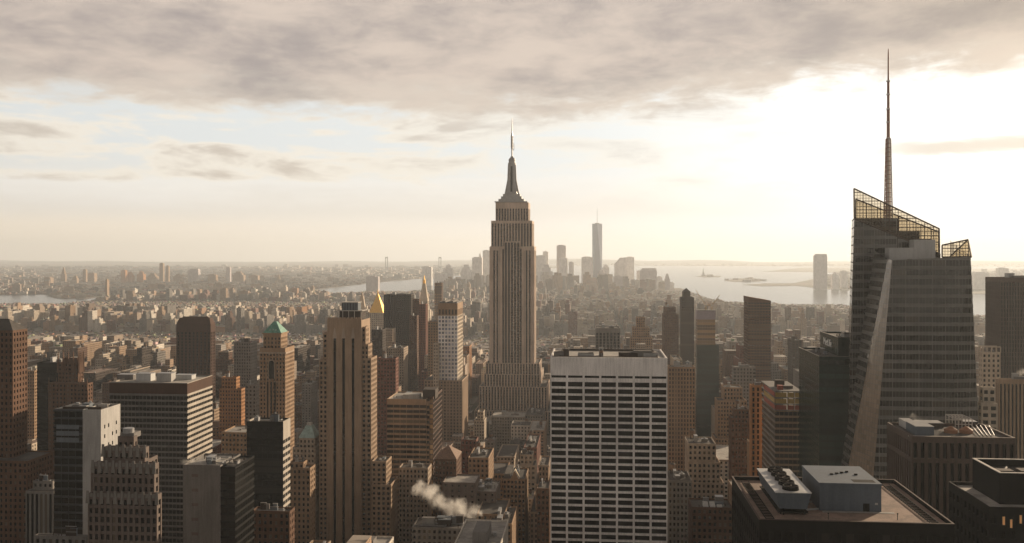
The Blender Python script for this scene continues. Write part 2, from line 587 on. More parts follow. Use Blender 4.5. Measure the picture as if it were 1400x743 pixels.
class Bld:
    def __init__(s, name, label, cat='building', group=None, at=None, budget=100, min_area=11.0, windows_as_parts=True):
        s.name, s.label, s.cat, s.group = name, label, cat, group
        s.wall = MB(); s.roofs = []; s.cells = []; s.parts = []
        s.budget, s.min_area, s.as_parts = budget, min_area, windows_as_parts
        s.bounds = None

    def part(s, name, mb, parent=None, label=None, kind=None):
        s.parts.append([name, mb, parent, label, kind])
        return len(s.parts) - 1

    @property
    def roof(s):
        s.roofs.append(MB())
        return s.roofs[-1]

    def grow(s, x0, x1, y0, y1):
        b = s.bounds
        s.bounds = (x0, x1, y0, y1) if b is None else (min(b[0], x0), max(b[1], x1), min(b[2], y0), max(b[3], y1))

    def strips(s, face, w, z0, z1, bay, fl, pier, sp, style, dep, wall, spm, glass, top, put, n=None, cellkind='window'):
        """one facade. put(a0,a1,d0,d1,z0,z1,mat) adds a box, a along the wall, d inwards from its plane"""
        n = n or max(1, int(round(w / bay)))
        bw = w / n
        nf = max(1, int(round((z1 - top - z0) / fl)))
        fh = (z1 - top - z0) / nf
        pw, sh = bw * pier, fh * sp
        if style == 'vert':
            dp, ds = 0.0, min(0.22, dep * 0.6)
        elif style == 'horiz':
            dp, ds = min(0.18, dep * 0.5), 0.0
        else:
            dp, ds = 0.0, min(0.07, dep * 0.3)
        put(0, w, 0.003 + min(dp, ds), dep, z1 - top, z1, wall)
        for i in range(n + 1):
            a0 = max(0.0, i * bw - pw / 2); a1 = min(w, i * bw + pw / 2)
            if i in (0, n) and style == 'horiz':
                continue
            if a1 - a0 > 0.01:
                put(a0, a1, dp, dep, z0, z1 - top - 0.004, wall)
        if sh > 0.01:
            for j in range(nf):
                zz = z0 + j * fh
                put(0.004, w - 0.004, ds, dep, zz, zz + sh, spm)
        for j in range(nf):
            zz0, zz1 = z0 + j * fh + sh, z0 + (j + 1) * fh
            if style == 'horiz':
                s.cells.append((face, 0.05, w - 0.05, zz0, zz1, dep - 0.03, glass, 'window_band'))
            elif style == 'punched':
                for i in range(n):
                    s.cells.append((face, i * bw + pw / 2, (i + 1) * bw - pw / 2, zz0, zz1, dep - 0.03, glass, 'window'))
        if style == 'vert':
            for i in range(n):
                s.cells.append((face, i * bw + pw / 2, (i + 1) * bw - pw / 2, z0, z1 - top, dep - 0.03, glass, 'window_strip'))

    def tier(s, x0, x1, y0, y1, z0, z1, bay=3.2, fl=3.7, pier=0.5, sp=0.45, style='punched', dep=0.45, wall='tan_brick',
             spm=None, glass='glass_dark', top=1.6, roof='tar_roof', side=None, nfront=None, faces='flr', bare_back=False):
        spm = spm or wall
        s.grow(x0, x1, y0, y1)
        HERO_RECTS.append((x0, x1, y0, y1, z1))
        o = s.wall
        o.box(x0 + dep, x1 - dep, y0 + dep, y1, z0, z1 - 1.0, wall, skip=(0,))
        o.box(x0 + 0.01, x1 - 0.01, y1 - 0.4, y1 - 0.01, z1 - 0.99, z1 - 0.006, wall)
        s.roof.poly([(x0 + dep, y0 + dep, z1 - 0.95), (x1 - dep, y0 + dep, z1 - 0.95), (x1 - dep, y1 - 0.4, z1 - 0.95), (x0 + dep, y1 - 0.4, z1 - 0.95)], roof)
        k = dict(bay=bay, fl=fl, pier=pier, sp=sp, style=style, dep=dep, wall=wall, spm=spm, glass=glass, top=top)
        if 'f' in faces:
            s.strips(('f', x0, y0), x1 - x0, z0, z1, put=lambda a0, a1, d0, d1, q0, q1, m: o.box(x0 + a0, x0 + a1, y0 + d0, y0 + d1, q0, q1, m), n=nfront, **k)
        else:
            o.box(x0, x1, y0, y0 + dep, z0, z1, wall)
        ks = dict(k)
        if side:
            ks.update(side)
        yy = y0 + dep + 0.01
        if 'r' in faces:
            s.strips(('r', x1, yy), y1 - yy, z0, z1, put=lambda a0, a1, d0, d1, q0, q1, m: o.box(x1 - d1, x1 - d0, yy + a0, yy + a1, q0, q1, m), **ks)
        else:
            o.box(x1 - dep, x1, yy, y1, z0, z1 - 0.01, wall)
        if 'l' in faces:
            s.strips(('l', x0, yy), y1 - yy, z0, z1, put=lambda a0, a1, d0, d1, q0, q1, m: o.box(x0 + d0, x0 + d1, yy + a0, yy + a1, q0, q1, m), **ks)
        else:
            o.box(x0, x0 + dep, yy, y1, z0, z1 - 0.01, wall)
        return s

    def pt(s, pl, pr, pyt, v, L, z0=0.0, **kw):
        """a tier given by what the photo shows: left and right edge of its front, its top, distance and length"""
        x0, x1 = X(pl, v), X(pr, v)
        z1 = Z(pyt, (pl + pr) / 2, v)
        s.tier(x0, x1, v, v + L, z0, z1, **kw)
        return x0, x1, z1

    def clutter(s, x0, x1, y0, y1, z, n, seed, hmax=4.0, mats=('concrete', 'blue_grey_metal', 'dark_brick', 'metal_grey')):
        r = random.Random(seed)
        for i in range(n):
            w, d, h = r.uniform(.10, .28) * (x1 - x0), r.uniform(.12, .3) * (y1 - y0), r.uniform(.3, 1) * hmax
            cx, cy = r.uniform(x0 + w, x1 - w), r.uniform(y0 + d, y1 - d)
            m = MB(); mt = r.choice(mats)
            m.box(cx - w / 2, cx + w / 2, cy - d / 2, cy + d / 2, z - 0.95, z + h, mt)
            m.box(cx - w / 2 - .15, cx + w / 2 + .15, cy - d / 2 - .15, cy + d / 2 + .15, z + h + .002, z + h + .25, r.choice(mats))
            if r.random() < .5:
                m.lathe(cx, cy, [(min(w, d) * .3, z + h + .25), (min(w, d) * .3, z + h + 1.2)], 'metal_grey', 10)
            s.part('rooftop_unit', m)
        for i in range(max(1, n // 2)):
            m = MB(); yy = r.uniform(y0, y1); xa = r.uniform(x0, (x0 + x1) / 2); xb = r.uniform((x0 + x1) / 2, x1)
            m.box(xa, xb, yy, yy + .5, z - .6, z - .1, 'metal_grey'); m.box(xb - .5, xb, yy + .505, yy + r.uniform(2, 4), z - .6, z - .1, 'metal_grey')
            s.part('duct', m)
        for i in range(n):
            m = MB(); m.lathe(r.uniform(x0, x1), r.uniform(y0, y1), [(.22, z - .95), (.22, z + r.uniform(.2, 1.4))], 'dark_brick', 8)
            s.part('vent_pipe', m)
        return s

    def tank(s, cx, cy, z, r=2.0, h=3.6, leg=3.0):
        m = MB()
        m.lathe(cx, cy, [(r, z + leg), (r * 1.03, z + leg + h * .5), (r, z + leg + h)], 'tank_wood', 14)
        for a in range(4):
            an = math.pi / 4 + a * math.pi / 2
            m.bar((cx + r * .75 * math.cos(an), cy + r * .75 * math.sin(an), z - .9), (cx + r * .75 * math.cos(an), cy + r * .75 * math.sin(an), z + leg - .01), .14, 'dark_brick')
        i = s.part('water_tank', m)
        c = MB()
        c.lathe(cx, cy, [(r * 1.12, z + leg + h + .01), (0.05, z + leg + h + r * .6)], 'tar_roof', 14)
        s.part('tank_roof', c, parent=i)
        return s

    def done(s, foot=True):
        b = s.bounds
        loc = ((b[0] + b[1]) / 2, (b[2] + b[3]) / 2, 0.0)
        root = bpy.data.objects.new(s.name, None)
        root.empty_display_size = 5
        COL.objects.link(root)
        root.location = loc
        tag(root, s.label, s.cat, s.group)
        if foot:
            FOOT.append((b[0] - 3, b[1] + 3, b[2] - 3, b[3] + 3))
        if not s.wall.empty():
            link('wall', s.wall.mesh('wall', loc), root)
        for q in s.roofs:
            link('roof', q.mesh('roof', loc), root)
        made = []
        for name, mb, parent, label, kind in s.parts:
            o = link(name, mb.mesh(name, loc), root if parent is None else made[parent])
            tag(o, label, None, None, kind)
            made.append(o)
        # windows: those that show largest each a part, the rest as one
        scored = []
        for c in s.cells:
            (f, ox, oy), a0, a1, z0, z1, d, glass, kind = c
            am, zm = (a0 + a1) / 2, (z0 + z1) / 2
            if f == 'f':
                p = (ox + am, oy + d, zm)
            elif f == 'r':
                p = (ox - d, oy + am, zm)
            else:
                p = (ox + d, oy + am, zm)
            q = project(*p)
            area = 0.0
            if q:
                w = (a1 - a0) * F / q[2]
                if f != 'f':
                    w *= abs(p[0]) / q[2] if (f == 'r') == (p[0] < 0) else 0.0
                if -20 < q[0] < 1420 and (q[1] < 760 or kind == 'window_strip'):
                    area = w * (z1 - z0) * F / q[2]
                    if kind == 'window_strip':
                        area *= 0.5
            scored.append((area, p, c))
        scored.sort(key=lambda t: -t[0])
        rest = MB()
        nm = 0
        for area, p, c in scored:
            (f, ox, oy), a0, a1, z0, z1, d, glass, kind = c
            if s.as_parts and area >= s.min_area and nm < s.budget:
                o = link(kind, pane_mesh(glass), root)
                o.location = (p[0] - loc[0], p[1] - loc[1], p[2])
                o.scale = (a1 - a0, 1, z1 - z0)
                o.rotation_euler = (0, 0, {'f': 0.0, 'r': math.pi / 2, 'l': -math.pi / 2}[f])
                nm += 1
            else:
                if f == 'f':
                    y = oy + d
                    rest.poly([(ox + a0, y, z0), (ox + a1, y, z0), (ox + a1, y, z1), (ox + a0, y, z1)], glass)
                elif f == 'r':
                    x = ox - d
                    rest.poly([(x, oy + a0, z0), (x, oy + a1, z0), (x, oy + a1, z1), (x, oy + a0, z1)], glass)
                else:
                    x = ox + d
                    rest.poly([(x, oy + a1, z0), (x, oy + a0, z0), (x, oy + a0, z1), (x, oy + a1, z1)], glass)
        N_WIN[0] += nm
        if not rest.empty():
            tag(link(s.cells[0][7], rest.mesh('window_panes', loc), root), kind='stuff')
        s.root = root
        return root


def struct(name, mb, kind='structure'):
    o = link(name, mb.mesh(name))
    o['kind'] = kind
    return o

# ------------------------------------------------------------------ ground, water, hills
m = MB(); m.poly([(-FAR, -3000, -1.6), (FAR, -3000, -1.6), (FAR, FAR, -1.6), (-FAR, FAR, -1.6)], 'water')
struct('water', m)


def land(name, pts, z=0.0, mat='land'):
    bm = bmesh.new()
    vs = [bm.verts.new((x, y, z)) for x, y in pts]
    lo = [bm.verts.new((x, y, -2.5)) for x, y in pts]
    bm.faces.new(vs)
    n = len(vs)
    for i in range(n):
        bm.faces.new((vs[i], lo[i], lo[(i + 1) % n], vs[(i + 1) % n]))
    bmesh.ops.recalc_face_normals(bm, faces=bm.faces)
    bmesh.ops.triangulate(bm, faces=[f for f in bm.faces if len(f.verts) > 4])
    me = bpy.data.meshes.new(name)
    bm.to_mesh(me); bm.free()
    me.materials.append(MATS[mat])
    o = link(name, me)
    o['kind'] = 'structure'
    return o


def gp(*pts):
    return [on_ground(a, b) for a, b in pts]


# Manhattan with the near streets, down to its tip; the left shore is the East River, the right the Hudson
land('ground', [(-2600, -2500), (2900, -2500), (2300, 900)] + gp(
    (1425, 432), (1345, 434), (1200, 423), (1120, 419), (1000, 416), (960, 412), (925, 400), (900, 394), (860, 390),
    (760, 389), (680, 390), (640, 393), (590, 399), (520, 400), (440, 404), (300, 407), (200, 408), (120, 416), (-60, 420), (-180, 420)) + [(-5200, 1500)])
# Brooklyn and Queens
land('ground.001', gp((-220, 404), (-60, 404.5), (60, 402.5), (75, 408), (115, 409), (160, 403), (300, 401), (420, 398.5), (450, 394), (520, 386), (600, 379), (680, 373), (740, 369.5), (770, 365)) +
     [(on_ground(700, 362)[0], FAR), (-FAR, FAR), (-FAR, 3000)])
# the islands and the western shore
land('ground.002', gp((950, 378), (962, 376.6), (985, 377.2), (985, 379), (965, 379.6)))
land('ground.003', gp((990, 384), (1005, 381), (1030, 380.5), (1045, 383), (1038, 385.2), (1005, 385.8)))
land('ground.004', gp((1015, 389.5), (1050, 387.5), (1085, 387.5), (1110, 382), (1165, 372), (1300, 368), (1700, 366), (1700, 405), (1350, 402), (1200, 399), (1130, 395.5), (1090, 391), (1040, 391.5)))
land('ground.005', gp((1040, 371.5), (1120, 372.5), (1180, 374), (1300, 371), (1300, 366), (1100, 366)))
# far shore under the horizon
ys = on_ground(900, 363.5)[1]
land('ground.006', [(on_ground(760, 363.5)[0], ys), (on_ground(900, 363)[0], ys), (on_ground(1100, 364)[0], ys - 800), (FAR, ys - 2500), (FAR, FAR), (on_ground(740, 362)[0], FAR)])


def hills():
    r = random.Random(4)
    m = MB()
    xs = np.linspace(-22000, 23000, 90)
    for yb, h0, sc_ in ((24500, 60, 1.0), (28000, 95, 0.7)):
        prev = None
        for i, x in enumerate(xs):
            h = h0 * (0.55 + 0.45 * math.sin(x * .00045 * sc_ + yb) + 0.25 * math.sin(x * .0016 + 2)) + r.uniform(-6, 6)
            px = project(x, yb, 0)[0]
            if px < 700:
                h *= 0.55
            h = max(6, h)
            cur = ((x, yb, -2), (x, yb + 500, h), (x, yb + 1300, -2))
            if prev:
                m.poly([prev[0], cur[0], cur[1], prev[1]], 'hill_cover')
                m.poly([prev[1], cur[1], cur[2], prev[2]], 'hill_cover')
            prev = cur
    struct('hills', m)


hills()

# ------------------------------------------------------------------ the heroes
def pyramid(B, x0, x1, y0, y1, z, h, mat, name='pyramid_roof', tip=0.6):
    m = MB()
    cx, cy = (x0 + x1) / 2, (y0 + y1) / 2
    m.frustum(x0, x1, y0, y1, z, cx - tip, cx + tip, cy - tip, cy + tip, z + h, mat)
    return B.part(name, m)


def empire():
    v = 1290.0
    B = Bld('skyscraper', 'great stone setback skyscraper with tall antenna spire, tallest tower in the middle', 'skyscraper', min_area=3.0)
    st = dict(style='vert', wall='empire_stone', spm='empire_spandrel', glass='glass_black', bay=4.1, fl=3.9, pier=0.44, sp=0.36, dep=0.9)
    T = lambda pl, pr, py, dv, L, **k: B.pt(pl, pr, py, v + dv, L, **{**st, **k})
    T(649, 753, 562, -26, 100, top=1.2)                       # base
    T(655, 748, 529, -16, 80, top=.8)
    T(661.5, 738, 512, -10, 70, top=.8)
    T(664, 737.5, 497, -5, 62, top=.8)
    T(670, 730, 337, 0, 52, top=4)                          # main shaft, wings either side of a recess
    for a, b in ((669.2, 686.5), (713.5, 730.6)):
        T(a, b, 338, -2.2, 40, top=5)
    T(671.5, 727.5, 302, 3, 46, top=4, z0=Z(337, 700, v) - 2)
    T(677.5, 722.5, 277, 7, 38, top=9, z0=Z(303, 700, v) - 2)
    T(689.5, 710.5, 330, -1.0, 20, pier=0.30, top=2)            # darker middle zone
    for a, b in ((670, 673.2), (683.6, 686.5), (713.5, 716.4), (727.4, 730.6)):   # broad stone corner piers of the wings
        B.wall.box(X(a, v - 3), X(b, v - 3), v - 3.0, v - 1.9, 0, Z(340, 700, v), 'empire_stone')
    cx, cy = X(700, v + 25), v + 25
    z = lambda py: Z(py, 700, v + 25)
    k = depth_of(700, v + 25) / F
    m = MB()
    for hw, a, b in ((22.2, 277.6, 276.4), (17.3, 276.4, 273), (14, 273, 269.4), (11.6, 269.4, 266)):
        m.box(cx - hw * k, cx + hw * k, cy - hw * k * .8, cy + hw * k * .8, z(a) + 0.02, z(b), 'spire_metal')
    B.part('observation_deck', m)
    m = MB()
    m.lathe(cx, cy, [(9.0 * k, z(266)), (7.2 * k, z(258)), (5.9 * k, z(250)), (5.2 * k, z(240)), (4.9 * k, z(226))], 'spire_metal', 16, rot=math.pi / 16)
    for a in range(4):
        an = a * math.pi / 2
        dx, dy = math.cos(an), math.sin(an)
        px_, py_ = -dy, dx
        q = []
        for r0, zz in ((10.2, 266), (6.3, 246), (5.5, 226)):
            q.append((r0 * k, z(zz)))
        for (ra, za), (rb, zb) in zip(q, q[1:]):
            w = 1.6 * k
            m.hexa([(cx + dx * ra * .3 - px_ * w, cy + dy * ra * .3 - py_ * w, za), (cx + dx * ra - px_ * w, cy + dy * ra - py_ * w, za),
                    (cx + dx * ra + px_ * w, cy + dy * ra + py_ * w, za), (cx + dx * ra * .3 + px_ * w, cy + dy * ra * .3 + py_ * w, za),
                    (cx + dx * rb * .3 - px_ * w, cy + dy * rb * .3 - py_ * w, zb), (cx + dx * rb - px_ * w, cy + dy * rb - py_ * w, zb),
                    (cx + dx * rb + px_ * w, cy + dy * rb + py_ * w, zb), (cx + dx * rb * .3 + px_ * w, cy + dy * rb * .3 + py_ * w, zb)], 'spire_metal')
    i = B.part('mooring_mast', m)
    m = MB()
    m.hexa([(cx - 1.3 * k, cy - 10.35 * k, z(263)), (cx + 1.3 * k, cy - 10.35 * k, z(263)), (cx + 1.3 * k, cy - 8 * k, z(263)), (cx - 1.3 * k, cy - 8 * k, z(263)), (cx - 1.1 * k, cy - 5.75 * k, z(228)), (cx + 1.1 * k, cy - 5.75 * k, z(228)), (cx + 1.1 * k, cy - 4 * k, z(228)), (cx - 1.1 * k, cy - 4 * k, z(228))], 'glass_dark')
    B.part('window_strip', m, parent=i)
    m = MB()
    m.lathe(cx, cy, [(5.6 * k, z(226)), (5.6 * k, z(223.5)), (4.6 * k, z(223)), (4.6 * k, z(220)), (5.0 * k, z(219.6)), (4.2 * k, z(217.5)), (2.2 * k, z(215.5)), (1.6 * k, z(214))], 'spire_metal', 16)
    B.part('dome', m, parent=i)
    m = MB()
    m.lathe(cx, cy, [(1.0 * k, z(214.2)), (1.0 * k, z(204)), (1.5 * k, z(203)), (1.4 * k, z(186)), (.7 * k, z(180)), (.55 * k, z(172)), (.15 * k, z(161.5))], 'spire_metal', 8)
    for j in range(8):
        zz = z(201 - j * 2)
        m.box(cx - 1.9 * k, cx + 1.9 * k, cy - .5, cy + .5, zz, zz + .7, 'spire_metal')
    m.bar((cx + 2.6 * k, cy, z(206)), (cx + 2.6 * k, cy, z(196)), .25, 'spire_metal')
    m.bar((cx + 0.8 * k, cy, z(205)), (cx + 2.6 * k, cy, z(205.5)), .25, 'spire_metal')
    B.part('antenna', m)
    # small dark mechanical pockets in the crown
    B.clutter(cx - 20 * k, cx + 20 * k, v + 9, v + 20, Z(277, 700, v + 7), 3, 3, 1.0, ('spire_metal',))
    B.done()


empire()


def grace():
    v = 510.0
    B = Bld('office_tower', 'white travertine slab with dark window bands, broad front facing straight on', 'office tower', min_area=20)
    x0, x1 = X(752.5, v), X(912.5, v)
    L = side_len(912.5, 905, v) + 8
    zt = Z(489, 830, v)
    B.tier(x0, x1, v, v + L, 0, zt, bay=(x1 - x0) / 7, fl=3.86, pier=0.085, sp=0.31, style='punched', dep=0.85, wall='white_travertine',
           glass='glass_black', top=Z(489, 830, v) - Z(523, 830, v), roof='pale_roof', nfront=7, side=dict(bay=6.5))
    m = MB()                                           # louvre slot above the top floor
    zz = Z(513.5, 830, v)
    for i in range(7):
        a = x0 + (x1 - x0) * (i + .06) / 7; b = x0 + (x1 - x0) * (i + .94) / 7
        m.box(a, b, v - .03, v + .3, Z(517.3, 830, v), Z(514.2, 830, v), 'glass_black')
    B.part('louvre', m)
    m = MB()                                           # vertical joints of the blank top band
    for i in range(8):
        a = x0 + (x1 - x0) * i / 7
        m.box(a - .6 if i else a + .004, a + .6 if i < 7 else a - .004, v - .22, v - .003, 0, zt - .02, 'white_travertine')
    B.part('pier', m)
    m = MB()                                           # roof well rim
    m.box(x0 + 5, x1 - 5, v + 4, v + 4.5, zt - .9, zt + .1, 'dark_brick')
    m.box(x0 + 5, x1 - 5, v + L - 4, v + L - 3.5, zt - .9, zt + .3, 'dark_brick')
    for a in (x0 + 5, x1 - 5.5):
        m.box(a, a + .5, v + 4.52, v + L - 4.02, zt - .9, zt + .2, 'dark_brick')
    B.part('roof_well', m)
    r = random.Random(8)
    for pl, pr, h in ((757, 775, 1.6), (771, 778, 3.4), (790, 812, 1.2), (819, 825, 3.6), (846, 872, 1.4), (866, 892, 2.3), (880, 900, 1.4)):
        m = MB()
        a, b = X(pl, v + 10), X(pr, v + 10)
        y = v + r.uniform(7, 16)
        mt = r.choice(['dark_brick', 'metal_grey', 'tar_roof', 'concrete'])
        m.box(a, b, y, y + 5, zt - .95, zt + h, mt)
        m.box(a + .3, b - .3, y + .3, y + 4.7, zt + h + .003, zt + h + .3, 'tar_roof')
        B.part('rooftop_unit', m)
    B.tank(X(773, v + 14), v + 15, zt, 1.3, 1.9, 1.2)
    B.tank(X(822, v + 14), v + 12, zt, 1.1, 1.6, 1.2)
    B.done()


grace()


def five_hundred():
    v = 640.0
    B = Bld('skyscraper', 'brown stepped stone tower with three dark vertical strips down its front', 'skyscraper', min_area=9)
    w = dict(wall='fawn_stone', glass='glass_dark', bay=3.1, fl=3.55, pier=0.44, sp=0.44, dep=0.5)
    # central shaft: plain stone with three deep window strips
    x0, x1 = X(447.5, v), X(494, v)
    zt = Z(436, 470, v)
    L = 26.0
    o = B.wall
    B.grow(x0, x1, v, v + L)
    HERO_RECTS.append((x0, x1, v, v + L, zt))
    cuts = [X(p, v) for p in (455.7, 459.4, 467.8, 471.5, 480.7, 484.4)]
    edges = [x0] + cuts + [x1]
    ztop = Z(461, 470, v)
    for i in range(0, 7, 2):
        o.box(edges[i], edges[i + 1], v, v + 1.2, 0, ztop, 'fawn_stone')
    for i in range(1, 6, 2):
        a, b = edges[i], edges[i + 1]
        m = MB()
        m.poly([(a, v + .9, 0), (b, v + .9, 0), (b, v + .9, ztop), (a, v + .9, ztop)], 'glass_black')
        j = 0
        zz = 2.0
        while zz < ztop - 1:
            m.box(a + .02, b - .02, v + .80, v + .89, zz, zz + 1.2, 'glass_black'); zz += 3.55
        B.part('window_strip', m)
        t = MB()                                   # pointed fin above each strip
        mid = (a + b) / 2
        t.hexa([(a - .6, v - .22, ztop - 1), (b + .6, v - .22, ztop - 1), (b + .6, v - .006, ztop - 1), (a - .6, v - .006, ztop - 1),
                (mid - .3, v - .12, ztop + 6.5), (mid + .3, v - .12, ztop + 6.5), (mid + .3, v - .006, ztop + 6.5), (mid - .3, v - .006, ztop + 6.5)], 'limestone')
        B.part('ornament', t)
    o.box(x0, x1, v + .003, v + 1.2, ztop + .003, zt, 'fawn_stone')
    o.box(x0 + .01, x1 - .01, v + 1.203, v + L, 0, zt - 1, 'fawn_stone')
    B.roof.poly([(x0, v + 1.2, zt - .95), (x1, v + 1.2, zt - .95), (x1, v + L, zt - .95), (x0, v + L, zt - .95)], 'tar_roof')
    n = 9
    for i in range(n):                              # crenellated parapet
        a = x0 + (x1 - x0) * (i + .15) / n; b = x0 + (x1 - x0) * (i + .85) / n
        o.box(a, b, v - .12, v + .5, zt - 3.2, zt + .9, 'fawn_stone')
    # shoulders: each sits a little further back than the one it grows out of
    B.pt(441.5, 447.4, 455, v + 3, 22, **w)
    B.pt(436.5, 447.3, 492, v + 2, 26, **w)
    B.pt(494.2, 500, 447, v + 3, side_len(500, 504.5, v + 3), **{**w, 'pier': .6})
    B.pt(494.2, 503.5, 471, v + 2, side_len(503.5, 509, v + 2), **w)
    B.pt(494.2, 507.5, 490, v + 1.5, side_len(507.5, 515.5, v + 1.5), **w)
    B.pt(508, 528, 631, v - 6, side_len(528, 535.5, v - 6), **w)
    B.pt(508.1, 534, 663, v - 10, side_len(534, 544, v - 10), **w)
    # crown machinery
    zb = zt - .9
    m = MB()
    m.box(X(461, v), X(490, v), v + 6, v + 18, zb, zb + 6, 'dark_brick')
    m.box(X(458, v), X(493, v), v + 5, v + 19, zb + 6.005, zb + 6.5, 'pale_metal')
    for p in (459, 466, 474, 482, 491):
        m.bar((X(p, v), v + 5.2, zb), (X(p, v), v + 5.2, zb + 6), .18, 'pale_metal')
    B.part('crown_base', m)
    m = MB()
    m.box(X(464, v), X(486, v), v + 7, v + 16, zb + 6.51, zb + 12, 'blue_grey_metal')
    for i in range(6):
        a = X(464 + i * 3.8, v)
        m.box(a, a + .35, v + 6.8, v + 6.99, zb + 6.6, zb + 11.8, 'black_steel')
    m.box(X(463.3, v), X(486.7, v), v + 6.6, v + 16.4, zb + 12.005, zb + 12.5, 'pale_metal')
    B.part('cooling_tower', m)
    B.clutter(X(513, v), X(526, v), v - 4, v + 12, Z(631, 520, v), 3, 2, 2.0)
    B.done()


five_hundred()

# ---- the glass tower with the spire -------------------------------------------------
def seg_at(poly, z):
    """points where a planar convex outline crosses height z"""
    pts = []
    n = len(poly)
    for i in range(n):
        a, b = poly[i], poly[(i + 1) % n]
        if (a[2] - z) * (b[2] - z) < 0 or (a[2] == z and b[2] != z):
            t = (z - a[2]) / (b[2] - a[2])
            pts.append(Vector(a).lerp(Vector(b), t))
    if len(pts) < 2:
        return None
    pts.sort(key=lambda p: project(*p)[0])
    return pts[0], pts[-1]


def facet(B, poly, fl, band, bay, glass, spand, panes=True, out=0.18, mull=0.16, mullmat='mullion_metal', zmin=60, bold=4):
    """curtain wall on a planar facet: spandrel strips stand proud of window cells, thin mullions in front"""
    poly = [Vector(p) for p in poly]
    c = sum(poly, Vector()) / len(poly)
    n = (poly[1] - poly[0]).cross(poly[2] - poly[0]).normalized()
    if n.dot(Vector((0, 0, CZ)) - c) < 0:
        n = -n
    tv = Vector((-n.y, n.x, 0)).normalized()
    if project(*(c + tv))[0] < project(*c)[0]:
        tv = -tv
    p0 = poly[0].copy()
    sv = n.cross(tv); sv = sv / sv.z
    slope = sv.dot(tv)
    zt = max(p.z for p in poly); zb = max(min(p.z for p in poly), 0.0)
    z = zt
    sp = MB(); wn = []; mu = MB()
    e = 1e-3
    while z > zb + .5:
        z2 = max(z - fl * band, zb); z3 = max(z - fl, zb)
        for (za, zc, kind) in ((z, z2, 's'), (z2, z3, 'w')):
            if za - zc < .05:
                continue
            A = seg_at(poly, za - e); C = seg_at(poly, zc + e)
            if not A or not C:
                continue
            if kind == 's':
                q = [C[0] + n * out, C[1] + n * out, A[1] + n * out, A[0] + n * out]
                sp.poly([tuple(p) for p in q], spand)
                d0, d1 = C[0] + n * .005, C[1] + n * .005
                sp.poly([tuple(d1), tuple(d0), tuple(q[0]), tuple(q[1])], spand)
                d0, d1 = A[0] + n * .005, A[1] + n * .005
                sp.poly([tuple(q[3]), tuple(q[2]), tuple(d1), tuple(d0)], spand)
            def at_u(u, zz):
                return p0 + tv * u + sv * (zz - p0.z)
            ulo = max((A[0] - p0).dot(tv) - slope * (A[0].z - p0.z), (C[0] - p0).dot(tv) - slope * (C[0].z - p0.z))
            uhi = min((A[1] - p0).dot(tv) - slope * (A[1].z - p0.z), (C[1] - p0).dot(tv) - slope * (C[1].z - p0.z))
            if kind == 'w':
                ks = [u for u in (math.ceil(ulo / bay) * bay + bay * i for i in range(400)) if u < uhi]
                cuts = list(zip([C[0]] + [at_u(u, C[0].z) for u in ks], [A[0]] + [at_u(u, A[0].z) for u in ks]))
                ends = cuts[1:] + [(C[1], A[1])]
                for (c0, a0), (c1, a1) in zip(cuts, ends):
                    wn.append([tuple(p + n * .01) for p in (c0, c1, a1, a0)])
            if panes:
                j = math.ceil(ulo / (bay / 4))
                while j * bay / 4 < uhi:
                    w = mull * (2.2 if j % 4 == 0 else 0.8)
                    u = j * bay / 4
                    p, r = at_u(u, C[0].z), at_u(u, A[0].z)
                    du = tv * w / 2
                    o_ = n * (out + .06)
                    mu.poly([tuple(p - du + o_), tuple(p + du + o_), tuple(r + du + o_), tuple(r - du + o_)], mullmat)
                    j += 1
        z = z3
    return sp, wn, mu, n


